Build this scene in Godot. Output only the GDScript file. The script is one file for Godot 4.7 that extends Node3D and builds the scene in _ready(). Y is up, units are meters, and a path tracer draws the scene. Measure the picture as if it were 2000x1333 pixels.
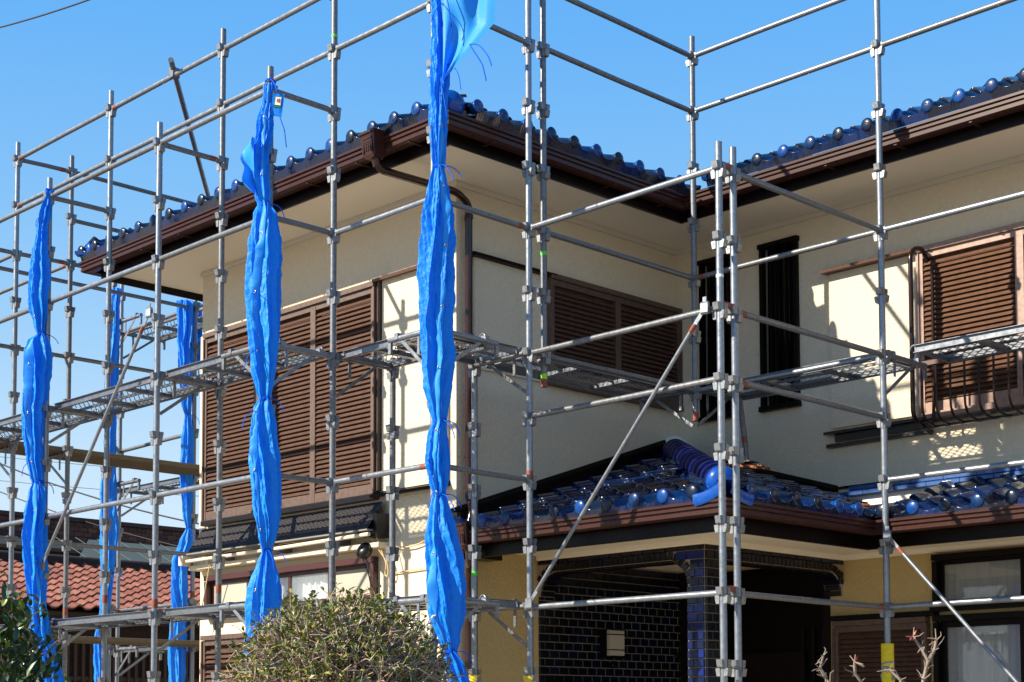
extends Node3D
# A house under repair in low winter sun, wrapped in wedge-lock tube scaffolding with bundled blue tarpaulins.
# Metres; the camera stands over the origin at eye height, X runs along the house front, -Z into the recess beside the porch.

const ZA := -8.52       # front wall of the projecting wing
const XE := -9.337      # its side wall (left wall of the recess)
const ZR := -11.31      # front wall of the set-back wing
const XL := -13.02      # left end of the projecting wing
const TP := 0.2635      # width of a roof tile
const PR := 0.0243      # radius of a scaffold post
const RR := 0.0214      # radius of a scaffold rail

var M := {}
var rng := RandomNumberGenerator.new()
var used := {}
var shared := {}

func H(k: float) -> float:
	return 7.068 - 0.475 * k

func _ready() -> void:
	rng.seed = 7
	setup_view()
	materials()
	build_ground()
	build_house()
	build_neighbours()
	build_scaffold()
	build_tarps()
	build_plants()

func setup_view() -> void:
	var cam := Camera3D.new()
	cam.name = "camera"
	cam.projection = Camera3D.PROJECTION_FRUSTUM
	cam.near = 0.1
	cam.far = 2000.0
	cam.size = 0.1 * 1333.0 / 3085.2
	cam.frustum_offset = Vector2(0.0, 0.1 * (1222.5 - 666.5) / 3085.2)
	cam.position = Vector3(0, 1.5, 0)
	cam.rotation_degrees = Vector3(3.458, 45.597, -0.145)
	add_child(cam)
	cam.current = true
	var sun := DirectionalLight3D.new()
	sun.name = "sun"
	add_child(sun)
	sun.look_at_from_position(Vector3(-4.9, 7.1, 10.0), Vector3.ZERO)
	sun.light_color = Color(1.0, 0.945, 0.86)
	sun.light_energy = 1.6
	sun.light_angular_distance = 0.55
	sun.shadow_enabled = true
	# clear winter sky: pale towards the horizon, deepening blue overhead
	var stops := [[0.0, Vector3(0.86, 0.95, 1.0)], [4.0, Vector3(0.78, 0.9, 1.0)], [8.5, Vector3(0.6, 0.81, 1.0)], [13.0, Vector3(0.38, 0.66, 0.97)], [18.0, Vector3(0.24, 0.55, 0.95)], [24.0, Vector3(0.145, 0.46, 0.95)], [35.0, Vector3(0.09, 0.33, 0.77)], [55.0, Vector3(0.05, 0.2, 0.52)], [90.0, Vector3(0.035, 0.15, 0.42)]]
	var img := Image.create(8, 512, false, Image.FORMAT_RGBF)
	for yy in 512:
		var el := 90.0 - 180.0 * (yy + 0.5) / 512.0
		var c := Vector3(0.3, 0.29, 0.27)
		if el >= 0.0:
			for k in stops.size() - 1:
				if el >= stops[k][0] and el <= stops[k + 1][0]:
					c = (stops[k][1] as Vector3).lerp(stops[k + 1][1], (el - stops[k][0]) / (stops[k + 1][0] - stops[k][0]))
		for xx in 8:
			img.set_pixel(xx, yy, Color(c.x, c.y, c.z))
	var sky_mat := PanoramaSkyMaterial.new()
	sky_mat.panorama = ImageTexture.create_from_image(img)
	sky_mat.energy_multiplier = 0.525
	var sky := Sky.new()
	sky.sky_material = sky_mat
	var env := Environment.new()
	env.background_mode = Environment.BG_SKY
	env.sky = sky
	env.tonemap_mode = Environment.TONE_MAPPER_LINEAR
	env.tonemap_exposure = 1.9
	env.sdfgi_enabled = true
	env.ssao_enabled = true
	env.ssil_enabled = true
	var we := WorldEnvironment.new()
	we.name = "world_environment"
	we.environment = env
	add_child(we)

# ------------------------------------------------------------------ materials
func noise_tex(freq: float, octaves: int, ramp: Array, size := 512, kind := FastNoiseLite.TYPE_SIMPLEX_SMOOTH, sd := 1, bump := false, strength := 4.0) -> NoiseTexture2D:
	var n := FastNoiseLite.new()
	n.noise_type = kind
	n.seed = sd
	n.frequency = freq
	n.fractal_octaves = octaves
	var t := NoiseTexture2D.new()
	t.width = size
	t.height = size
	t.seamless = true
	t.noise = n
	if bump:
		t.as_normal_map = true
		t.bump_strength = strength
	elif ramp.size():
		var g := Gradient.new()
		var offs := PackedFloat32Array()
		var cols := PackedColorArray()
		for r in ramp:
			offs.append(r[0])
			cols.append(r[1])
		g.offsets = offs
		g.colors = cols
		t.color_ramp = g
	return t

func mat(called: String, col: Color, rough := 0.6, metal := 0.0, extra := {}) -> StandardMaterial3D:
	var m := StandardMaterial3D.new()
	m.resource_name = called
	m.albedo_color = col
	m.roughness = rough
	m.metallic = metal
	if extra.has("tex"):
		m.albedo_texture = extra.tex
	if extra.has("nrm"):
		m.normal_enabled = true
		m.normal_texture = extra.nrm
		m.normal_scale = extra.get("ns", 1.0)
	if extra.has("scale"):
		m.uv1_triplanar = true
		m.uv1_world_triplanar = extra.get("world", true)
		m.uv1_scale = Vector3.ONE * float(extra.scale)
	if extra.has("coat"):
		m.clearcoat_enabled = true
		m.clearcoat = extra.coat
		m.clearcoat_roughness = extra.get("cr", 0.1)
	if extra.has("back"):
		m.backlight_enabled = true
		m.backlight = extra.back
	if extra.has("alpha"):
		m.transparency = BaseMaterial3D.TRANSPARENCY_ALPHA
		m.albedo_color.a = extra.alpha
	if extra.has("vc"):
		m.vertex_color_use_as_albedo = true
	if extra.has("spec"):
		m.metallic_specular = extra.spec
	if extra.has("rt"):
		m.roughness_texture = extra.rt
	M[called] = m
	return m

func g3(a: float, b: float, c: float) -> Color:
	return Color(a, b, c)

func materials() -> void:
	var W := Color.WHITE
	var stucco_n := noise_tex(0.05, 3, [], 512, FastNoiseLite.TYPE_CELLULAR, 3, true, 5.0)
	var stucco_c := noise_tex(0.02, 4, [[0.0, g3(0.965, 0.96, 0.95)], [0.5, g3(0.985, 0.98, 0.975)], [1.0, W]], 512, FastNoiseLite.TYPE_SIMPLEX_SMOOTH, 4)
	mat("stucco", g3(0.835, 0.8, 0.715), 0.9, 0.0, {"tex": stucco_c, "nrm": stucco_n, "ns": 0.85, "scale": 1.6})
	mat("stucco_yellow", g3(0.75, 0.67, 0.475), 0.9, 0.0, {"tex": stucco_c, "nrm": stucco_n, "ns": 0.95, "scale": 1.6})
	mat("stucco_cream", g3(0.88, 0.83, 0.73), 0.85, 0.0, {"tex": stucco_c, "nrm": stucco_n, "ns": 0.3, "scale": 2.0})
	var grime := noise_tex(0.012, 4, [[0.0, g3(0.86, 0.86, 0.86)], [0.5, g3(0.97, 0.97, 0.97)], [1.0, W]], 512, FastNoiseLite.TYPE_SIMPLEX_SMOOTH, 9)
	mat("soffit", g3(0.93, 0.9, 0.83), 0.75)
	mat("trim_grey", g3(0.78, 0.76, 0.71), 0.8)
	var paint_n := noise_tex(0.09, 3, [], 256, FastNoiseLite.TYPE_SIMPLEX_SMOOTH, 5, true, 2.0)
	mat("fascia", g3(0.07, 0.042, 0.035), 0.3, 0.0, {"spec": 0.3, "tex": grime, "nrm": paint_n, "ns": 0.25, "scale": 2.0})
	mat("gutter", g3(0.25, 0.15, 0.13), 0.28, 0.0, {"spec": 0.38, "tex": grime, "scale": 2.5})
	var slat_c := noise_tex(0.02, 4, [[0.0, g3(0.82, 0.8, 0.78)], [0.5, g3(0.95, 0.94, 0.94)], [1.0, W]], 512, FastNoiseLite.TYPE_SIMPLEX_SMOOTH, 12)
	mat("shutter", g3(0.355, 0.275, 0.24), 0.55, 0.0, {"spec": 0.18, "tex": slat_c, "scale": 1.2})
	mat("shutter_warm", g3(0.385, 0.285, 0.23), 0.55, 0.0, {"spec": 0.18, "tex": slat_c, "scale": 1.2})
	mat("shutter_frame", g3(0.37, 0.295, 0.26), 0.5, 0.0, {"tex": slat_c, "scale": 1.7})
	mat("sunlit_frame", g3(0.62, 0.51, 0.46), 0.5, 0.0, {"tex": slat_c, "scale": 1.7})  # shutter frame colour lightened to carry the sun on the right shutter
	mat("dark_frame", g3(0.06, 0.042, 0.038), 0.4, 0.0, {"spec": 0.25, "tex": grime, "scale": 3.0})
	mat("dark_shutter", g3(0.105, 0.07, 0.062), 0.5, 0.0, {"spec": 0.25, "tex": slat_c, "scale": 1.2})
	mat("brown_trim", g3(0.36, 0.25, 0.21), 0.4, 0.0, {"tex": grime, "scale": 3.0})
	mat("red_brown", g3(0.27, 0.14, 0.13), 0.35)
	mat("pipe_brown", g3(0.2, 0.115, 0.1), 0.16)
	mat("black_paint", g3(0.05, 0.045, 0.045), 0.35)
	mat("rail_brown", g3(0.17, 0.11, 0.095), 0.22, 0.35)
	mat("glass", g3(0.85, 0.9, 0.92), 0.02, 0.0, {"alpha": 0.1})
	mat("glass_dark", g3(0.02, 0.022, 0.026), 0.05)
	mat("curtain", g3(0.86, 0.87, 0.88), 0.9, 0.0, {"back": g3(0.3, 0.3, 0.3)})
	mat("shaded_curtain", g3(0.52, 0.53, 0.55), 0.95)  # curtain colour darkened to carry the shade under the right eaves
	mat("screen", g3(0.68, 0.66, 0.61), 0.9)
	mat("room", g3(0.12, 0.11, 0.1), 0.95)
	mat("white_plaster", g3(0.9, 0.89, 0.87), 0.9, 0.0, {"nrm": stucco_n, "ns": 0.3, "scale": 3.0})
	# glazed roof tiles: cobalt glaze, uneven in depth of colour
	var glaze := noise_tex(0.015, 4, [[0.0, g3(0.66, 0.7, 0.78)], [0.4, g3(0.87, 0.89, 0.93)], [0.75, W], [1.0, g3(1.0, 0.97, 0.9)]], 512, FastNoiseLite.TYPE_SIMPLEX_SMOOTH, 21)
	var gl_n := noise_tex(0.03, 3, [], 256, FastNoiseLite.TYPE_SIMPLEX_SMOOTH, 22, true, 1.6)
	var dust := noise_tex(0.03, 4, [[0.0, g3(0.16, 0.16, 0.16)], [0.55, g3(0.3, 0.3, 0.3)], [1.0, g3(0.75, 0.75, 0.75)]], 256, FastNoiseLite.TYPE_SIMPLEX_SMOOTH, 23)
	var i := 0
	for c in [g3(0.03, 0.125, 0.27), g3(0.03, 0.155, 0.35), g3(0.03, 0.09, 0.18), g3(0.1, 0.15, 0.23)]:
		mat("tile_%d" % i, c, 0.55, 0.0, {"tex": glaze, "nrm": gl_n, "ns": 0.3, "scale": 2.2, "coat": 0.9, "cr": 0.06, "rt": dust, "spec": 0.3})
		i += 1
	i = 0
	for c in [g3(0.02, 0.19, 0.39), g3(0.02, 0.26, 0.54), g3(0.025, 0.11, 0.22)]:
		mat("tile_end_%d" % i, c, 0.35, 0.0, {"tex": glaze, "scale": 3.0, "coat": 0.5, "cr": 0.08, "spec": 0.3})
		i += 1
	mat("ridge_tile", g3(0.035, 0.08, 0.34), 0.35, 0.0, {"tex": glaze, "scale": 2.5, "coat": 0.5, "cr": 0.07, "spec": 0.3})
	mat("ridge_end", g3(0.02, 0.31, 0.66), 0.35, 0.0, {"tex": glaze, "scale": 2.5, "coat": 0.5, "cr": 0.07, "spec": 0.3})
	mat("noshi", g3(0.05, 0.3, 0.56), 0.4, 0.0, {"tex": glaze, "scale": 3.0, "coat": 0.8, "cr": 0.12})
	mat("roof_deck", g3(0.07, 0.09, 0.16), 0.7)
	mat("clay", g3(0.62, 0.36, 0.25), 0.9)
	# porch bricks
	i = 0
	for c in [g3(0.025, 0.04, 0.085), g3(0.028, 0.05, 0.12), g3(0.025, 0.034, 0.06), g3(0.03, 0.06, 0.15), g3(0.03, 0.12, 0.34), g3(0.03, 0.15, 0.44), g3(0.03, 0.1, 0.26)]:
		mat("brick_%d" % i, c, 0.35, 0.0, {"tex": glaze, "nrm": gl_n, "ns": 0.5, "scale": 5.0, "coat": 0.5, "cr": 0.1, "spec": 0.3})
		i += 1
	mat("mortar", g3(0.64, 0.58, 0.5), 0.95, 0.0, {"nrm": stucco_n, "ns": 0.5, "scale": 4.0})
	# galvanised steel
	var galv := noise_tex(0.035, 4, [[0.0, g3(0.8, 0.81, 0.83)], [0.35, g3(0.93, 0.93, 0.935)], [0.7, g3(0.98, 0.98, 0.98)], [1.0, W]], 512, FastNoiseLite.TYPE_SIMPLEX_SMOOTH, 31)
	var rusty := noise_tex(0.028, 5, [[0.0, g3(0.6, 0.46, 0.36)], [0.16, g3(0.76, 0.7, 0.65)], [0.26, g3(0.9, 0.89, 0.88)], [0.7, g3(0.97, 0.97, 0.97)], [0.86, W], [1.0, g3(1.0, 1.0, 1.0)]], 512, FastNoiseLite.TYPE_SIMPLEX_SMOOTH, 37)
	var galv_r := noise_tex(0.03, 3, [[0.0, g3(0.42, 0.42, 0.42)], [1.0, g3(0.8, 0.8, 0.8)]], 256, FastNoiseLite.TYPE_SIMPLEX_SMOOTH, 32)
	var galv_n := noise_tex(0.06, 3, [], 256, FastNoiseLite.TYPE_SIMPLEX_SMOOTH, 33, true, 2.0)
	mat("steel", g3(0.55, 0.58, 0.615), 0.62, 0.6, {"tex": galv, "rt": galv_r, "nrm": galv_n, "ns": 0.07, "scale": 1.3})
	mat("steel_worn", g3(0.475, 0.495, 0.52), 0.7, 0.45, {"tex": rusty, "rt": galv_r, "nrm": galv_n, "ns": 0.1, "scale": 1.7})
	mat("cast", g3(0.53, 0.555, 0.585), 0.68, 0.5, {"tex": rusty, "rt": galv_r, "scale": 2.3})
	mat("deck_steel", g3(0.49, 0.51, 0.54), 0.6, 0.65, {"tex": galv, "rt": galv_r, "scale": 2.0})
	mat("old_plank", g3(0.45, 0.41, 0.34), 0.85, 0.1, {"tex": galv, "scale": 2.0})
	mat("red_band", g3(0.55, 0.29, 0.22), 0.7, 0.0, {"tex": galv, "scale": 9.0})
	mat("green_band", g3(0.35, 0.8, 0.25), 0.6)
	mat("lime_band", g3(0.6, 0.85, 0.15), 0.6)
	mat("white_tape", g3(0.88, 0.9, 0.93), 0.5)
	mat("yellow_foam", g3(0.88, 0.79, 0.13), 0.75, 0.0, {"tex": grime, "nrm": paint_n, "ns": 0.4, "scale": 4.0})
	# tarpaulin
	var weave := noise_tex(0.14, 2, [], 256, FastNoiseLite.TYPE_SIMPLEX_SMOOTH, 41, true, 2.5)
	var crease := noise_tex(0.018, 5, [], 512, FastNoiseLite.TYPE_SIMPLEX_SMOOTH, 42, true, 9.0)
	mat("tarp", g3(0.11, 0.6, 0.97), 0.5, 0.0, {"spec": 0.35, "nrm": crease, "ns": 0.75, "scale": 1.6, "back": g3(0.0, 0.26, 0.8)})
	mat("tarp_dark", g3(0.09, 0.56, 0.96), 0.5, 0.0, {"spec": 0.35, "nrm": crease, "ns": 0.75, "scale": 1.6, "back": g3(0.0, 0.24, 0.76)})
	mat("tarp_light", g3(0.22, 0.67, 0.98), 0.5, 0.0, {"spec": 0.35, "nrm": weave, "ns": 0.3, "scale": 3.0, "back": g3(0.0, 0.3, 0.85)})
	mat("rope_blue", g3(0.04, 0.36, 0.84), 0.6, 0.0, {"spec": 0.2})
	mat("rope_cream", g3(0.78, 0.7, 0.52), 0.8)
	mat("brass", g3(0.7, 0.68, 0.62), 0.3, 0.8)
	mat("tag_white", g3(0.9, 0.92, 0.9), 0.5)
	mat("tag_green", g3(0.1, 0.4, 0.25), 0.5)
	mat("tag_red", g3(0.7, 0.1, 0.15), 0.5)
	# surroundings
	mat("gravel", g3(0.63, 0.585, 0.51), 0.95, 0.0, {"tex": grime, "nrm": stucco_n, "ns": 1.0, "scale": 0.8})
	var clayv := noise_tex(0.03, 4, [[0.0, g3(0.62, 0.55, 0.52)], [0.5, g3(0.92, 0.88, 0.86)], [1.0, W]], 512, FastNoiseLite.TYPE_SIMPLEX_SMOOTH, 51)
	i = 0
	for c in [g3(0.55, 0.355, 0.3), g3(0.6, 0.4, 0.34), g3(0.5, 0.31, 0.26)]:
		mat("red_tile_%d" % i, c, 0.8, 0.0, {"tex": clayv, "scale": 1.5})
		i += 1
	mat("old_wood", g3(0.2, 0.14, 0.11), 0.85, 0.0, {"tex": clayv, "scale": 1.0})
	mat("lattice", g3(0.27, 0.19, 0.14), 0.8)
	i = 0
	for c in [g3(0.36, 0.2, 0.15), g3(0.3, 0.17, 0.14), g3(0.42, 0.26, 0.19), g3(0.25, 0.15, 0.13)]:
		mat("brown_panel_%d" % i, c, 0.7, 0.0, {"tex": clayv, "scale": 0.6})
		i += 1
	mat("green_roof", g3(0.3, 0.335, 0.3), 0.6)
	mat("grey_wall", g3(0.5, 0.5, 0.49), 0.8)
	mat("tin", g3(0.23, 0.215, 0.22), 0.5, 0.2, {"tex": clayv, "scale": 3.0})
	mat("cable", g3(0.06, 0.06, 0.07), 0.6)
	mat("orange_wood", g3(0.55, 0.33, 0.2), 0.8)
	mat("twig", W, 0.85, 0.0, {"vc": true})
	mat("leaf", W, 0.38, 0.0, {"vc": true, "back": g3(0.2, 0.24, 0.05)})
	mat("leaf_dark", W, 0.32, 0.0, {"vc": true, "back": g3(0.06, 0.1, 0.02)})

# ------------------------------------------------------------------ mesh helpers
func new_st() -> SurfaceTool:
	var st := SurfaceTool.new()
	st.begin(Mesh.PRIMITIVE_TRIANGLES)
	st.set_smooth_group(-1)
	return st

# a, b, c, d run counter-clockwise seen from the front
func quad(st: SurfaceTool, a: Vector3, b: Vector3, c: Vector3, d: Vector3) -> void:
	for v in [a, c, b, a, d, c]:
		st.add_vertex(v)

func tri(st: SurfaceTool, a: Vector3, b: Vector3, c: Vector3) -> void:
	for v in [a, c, b]:
		st.add_vertex(v)

func box(st: SurfaceTool, c: Vector3, s: Vector3, b := Basis.IDENTITY) -> void:
	st.set_smooth_group(-1)
	var x := b.x * s.x * 0.5
	var y := b.y * s.y * 0.5
	var z := b.z * s.z * 0.5
	quad(st, c - x - y + z, c + x - y + z, c + x + y + z, c - x + y + z)
	quad(st, c + x - y - z, c - x - y - z, c - x + y - z, c + x + y - z)
	quad(st, c + x - y + z, c + x - y - z, c + x + y - z, c + x + y + z)
	quad(st, c - x - y - z, c - x - y + z, c - x + y + z, c - x + y - z)
	quad(st, c - x + y + z, c + x + y + z, c + x + y - z, c - x + y - z)
	quad(st, c - x - y - z, c + x - y - z, c + x - y + z, c - x - y + z)

# box between two corners
func bb(st: SurfaceTool, a: Vector3, b: Vector3) -> void:
	box(st, (a + b) * 0.5, (b - a).abs())

# box with chamfered edges along every side
func cbox(st: SurfaceTool, c: Vector3, s: Vector3, ch := 0.004, b := Basis.IDENTITY) -> void:
	var prof := PackedVector2Array()
	var hx := s.x * 0.5
	var hy := s.y * 0.5
	for q in [[-hx + ch, -hy], [hx - ch, -hy], [hx, -hy + ch], [hx, hy - ch], [hx - ch, hy], [-hx + ch, hy], [-hx, hy - ch], [-hx, -hy + ch]]:
		prof.append(Vector2(q[0], q[1]))
	extrude(st, prof, c - b.z * s.z * 0.5, c + b.z * s.z * 0.5, b.x, b.y)

# solid with a 2-D outline swept from A to B; k0 / k1 mitre its ends
func extrude(st: SurfaceTool, prof: PackedVector2Array, a: Vector3, b: Vector3, out: Vector3, up := Vector3.UP, k0 := 0.0, k1 := 0.0, caps := true) -> void:
	st.set_smooth_group(-1)
	var d := (b - a).normalized()
	var n := prof.size()
	var p0 := []
	var p1 := []
	for q in prof:
		p0.append(a + out * q.x + up * q.y - d * q.x * k0)
		p1.append(b + out * q.x + up * q.y + d * q.x * k1)
	var flip := out.cross(up).dot(d) < 0.0
	if not Geometry2D.is_polygon_clockwise(prof):
		flip = not flip
	for i in n:
		var j := (i + 1) % n
		if flip:
			quad(st, p0[i], p0[j], p1[j], p1[i])
		else:
			quad(st, p0[j], p0[i], p1[i], p1[j])
	if caps:
		var t := Geometry2D.triangulate_polygon(prof)
		for i in range(0, t.size(), 3):
			if flip:
				tri(st, p0[t[i]], p0[t[i + 1]], p0[t[i + 2]])
				tri(st, p1[t[i]], p1[t[i + 2]], p1[t[i + 1]])
			else:
				tri(st, p0[t[i]], p0[t[i + 2]], p0[t[i + 1]])
				tri(st, p1[t[i]], p1[t[i + 1]], p1[t[i + 2]])

func tube(st: SurfaceTool, pts: Array, r0: float, n := 12, r1 := -1.0, cap := true, sg := 1) -> void:
	if r1 < 0.0:
		r1 = r0
	var rings := []
	var m := pts.size()
	var side := Vector3.ZERO
	for i in m:
		var p: Vector3 = pts[i]
		var t: Vector3
		if i == 0:
			t = (pts[1] - p).normalized()
		elif i == m - 1:
			t = (p - pts[i - 1]).normalized()
		else:
			t = ((pts[i + 1] - p).normalized() + (p - pts[i - 1]).normalized()).normalized()
		if side == Vector3.ZERO:
			side = t.cross(Vector3.UP)
			if side.length() < 0.05:
				side = t.cross(Vector3.RIGHT)
		side = (side - t * side.dot(t)).normalized()
		var up := side.cross(t)
		var r := lerpf(r0, r1, float(i) / maxf(1.0, m - 1))
		var ring := []
		for k in n:
			var a := TAU * k / n
			ring.append(p + (side * cos(a) + up * sin(a)) * r)
		rings.append(ring)
	st.set_smooth_group(sg)
	for i in m - 1:
		for k in n:
			var l := (k + 1) % n
			quad(st, rings[i][l], rings[i][k], rings[i + 1][k], rings[i + 1][l])
	if cap:
		st.set_smooth_group(-1)
		for k in range(1, n - 1):
			tri(st, rings[0][0], rings[0][k], rings[0][k + 1])
			tri(st, rings[m - 1][0], rings[m - 1][k + 1], rings[m - 1][k])

# surface of revolution round the local y axis; prof holds (radius, height)
func lathe(st: SurfaceTool, prof: Array, n: int, xf: Transform3D, sg := 2) -> void:
	st.set_smooth_group(sg)
	for i in prof.size() - 1:
		for k in n:
			var a := TAU * k / n
			var b := TAU * (k + 1) / n
			var p: Vector2 = prof[i]
			var q: Vector2 = prof[i + 1]
			var v0 := xf * Vector3(p.x * cos(a), p.y, -p.x * sin(a))
			var v1 := xf * Vector3(p.x * cos(b), p.y, -p.x * sin(b))
			var v2 := xf * Vector3(q.x * cos(b), q.y, -q.x * sin(b))
			var v3 := xf * Vector3(q.x * cos(a), q.y, -q.x * sin(a))
			if p.x < 0.00001:
				tri(st, v0, v2, v3)
			elif q.x < 0.00001:
				tri(st, v0, v1, v3)
			else:
				quad(st, v0, v1, v2, v3)

func done(st: SurfaceTool) -> ArrayMesh:
	st.generate_normals()
	return st.commit()

func inst(called: String, mesh: Mesh, m: Material, parent: Node3D, xf := Transform3D.IDENTITY) -> MeshInstance3D:
	var o := MeshInstance3D.new()
	o.name = called
	o.mesh = mesh
	o.material_override = m
	o.transform = Transform3D(xf.basis, xf.origin - stand(parent))
	parent.add_child(o, true)
	return o

# where a node stands in the world (no node with children is turned)
func stand(n: Node3D) -> Vector3:
	var p := Vector3.ZERO
	while n != self:
		p += n.position
		n = n.get_parent()
	return p

func part(called: String, st: SurfaceTool, m: Material, parent: Node3D) -> MeshInstance3D:
	return inst(called, done(st), m, parent)

func group3(called: String, parent: Node3D, at := Vector3.ZERO) -> Node3D:
	var o := Node3D.new()
	o.name = called
	parent.add_child(o, true)
	o.position = at - stand(parent) if at != Vector3.ZERO else Vector3.ZERO
	return o

func numbered(called: String) -> String:
	var n: int = used.get(called, 0)
	used[called] = n + 1
	return called if n == 0 else "%s_%03d" % [called, n]

func thing(called: String, label: String, category: String, at: Vector3, grp := "") -> Node3D:
	var o := Node3D.new()
	o.name = numbered(called)
	add_child(o)
	o.position = at
	tag(o, label, category, grp)
	return o

func tag(o: Node, label: String, category: String, grp := "") -> void:
	o.set_meta("label", label)
	o.set_meta("category", category)
	if grp != "":
		o.set_meta("group", grp)

func structure(o: Node, label := "") -> void:
	o.set_meta("kind", "structure")
	if label != "":
		o.set_meta("label", label)

func basis3(x: Vector3, y: Vector3, z: Vector3) -> Basis:
	return Basis(x, y, z)

func wob(a: float) -> float:
	return rng.randf_range(-a, a)

func build_ground() -> void:
	var st := new_st()
	quad(st, Vector3(-300, 0, 300), Vector3(300, 0, 300), Vector3(300, 0, -300), Vector3(-300, 0, -300))
	var o := part("ground", st, M.gravel, self)
	structure(o, "pale gravel ground round the house")

# ------------------------------------------------------------------ the house
# a wall with rectangular openings; o: lower left corner of its outer face, u: along it, n: outwards, holes: [u0, v0, u1, v1]
func wall(called: String, o: Vector3, u: Vector3, n: Vector3, length: float, height: float, holes: Array, m: Material, parent: Node3D, thick := 0.14) -> void:
	var st := new_st()
	var xs := [0.0, length]
	var ys := [0.0, height]
	for h in holes:
		xs.append_array([h[0], h[2]])
		ys.append_array([h[1], h[3]])
	xs.sort()
	ys.sort()
	var up := Vector3.UP
	for i in xs.size() - 1:
		for j in ys.size() - 1:
			if xs[i + 1] - xs[i] < 0.0005 or ys[j + 1] - ys[j] < 0.0005:
				continue
			var cx: float = (xs[i] + xs[i + 1]) * 0.5
			var cy: float = (ys[j] + ys[j + 1]) * 0.5
			var inside := false
			for h in holes:
				if cx > h[0] and cx < h[2] and cy > h[1] and cy < h[3]:
					inside = true
			if inside:
				continue
			for back in [0.0, thick]:
				var b: Vector3 = o - n * back
				quad(st, b + u * xs[i] + up * ys[j], b + u * xs[i + 1] + up * ys[j], b + u * xs[i + 1] + up * ys[j + 1], b + u * xs[i] + up * ys[j + 1])
	var rects := holes.duplicate()
	rects.append([0.0, 0.0, length, height])
	for h in rects:
		var c := [o + u * h[0] + up * h[1], o + u * h[2] + up * h[1], o + u * h[2] + up * h[3], o + u * h[0] + up * h[3]]
		for k in 4:
			quad(st, c[k], c[(k + 1) % 4], c[(k + 1) % 4] - n * thick, c[k] - n * thick)
	part(called, st, m, parent)

# louvred shutters: lower left corner o on the wall face, u along, n outwards
func shutter(called: String, o: Vector3, u: Vector3, n: Vector3, widths: Array, height: float, m: Material, mf: Material, parent: Node3D, label := "", pitch := 0.0415) -> void:
	var sh := group3(called, parent)
	if label != "":
		sh.set_meta("label", label)
	var total := 0.0
	for w in widths:
		total += w
	var b := Basis(u, Vector3.UP, n)
	var st := new_st()
	var up := Vector3.UP
	# backing, head, sill and jambs
	box(st, o + u * total * 0.5 + up * height * 0.5 + n * 0.004, Vector3(total, height, 0.006), b)
	part("backing", st, m, sh)
	st = new_st()
	cbox(st, o + u * total * 0.5 + up * (height - 0.022) + n * 0.039, Vector3(total + 0.03, 0.044, 0.078), 0.004, b)
	cbox(st, o + u * total * 0.5 + up * 0.022 + n * 0.041, Vector3(total + 0.03, 0.05, 0.082), 0.004, b)
	for e in [-0.008, total + 0.008]:
		box(st, o + u * e + up * height * 0.5 + n * 0.036, Vector3(0.022, height - 0.1, 0.072), b)
	part("frame", st, mf, sh)
	var x := 0.0
	for w in widths:
		st = new_st()
		for e in [x + 0.018, x + w - 0.018]:
			cbox(st, o + u * e + up * height * 0.5 + n * 0.034, Vector3(0.036, height - 0.094, 0.05), 0.003, b)
		box(st, o + u * (x + w * 0.5) + up * 0.09 + n * 0.036, Vector3(w - 0.073, 0.085, 0.04), b)
		box(st, o + u * (x + w * 0.5) + up * (height - 0.07) + n * 0.036, Vector3(w - 0.073, 0.05, 0.04), b)
		part("leaf_frame", st, mf, sh)
		var key := "slat_%.3f" % w
		if not shared.has(key):
			var ss := new_st()
			var tb := Basis(Vector3.RIGHT, deg_to_rad(-33.0))
			var prof := PackedVector2Array([Vector2(-0.003, -0.017), Vector2(0.003, -0.017), Vector2(0.0045, -0.014), Vector2(0.0045, 0.0155), Vector2(-0.003, 0.017)])
			extrude(ss, prof, Vector3(-(w - 0.074) * 0.5, 0, 0), Vector3((w - 0.074) * 0.5, 0, 0), tb.z, tb.y)
			shared[key] = done(ss)
		var y := 0.155
		while y < height - 0.115:
			inst("slat", shared[key], m, sh, Transform3D(b * Basis(Vector3.RIGHT, wob(0.035)) * Basis(Vector3.BACK, wob(0.0012)), o + u * (x + w * 0.5) + up * y + n * 0.044))
			y += pitch
		x += w

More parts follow.
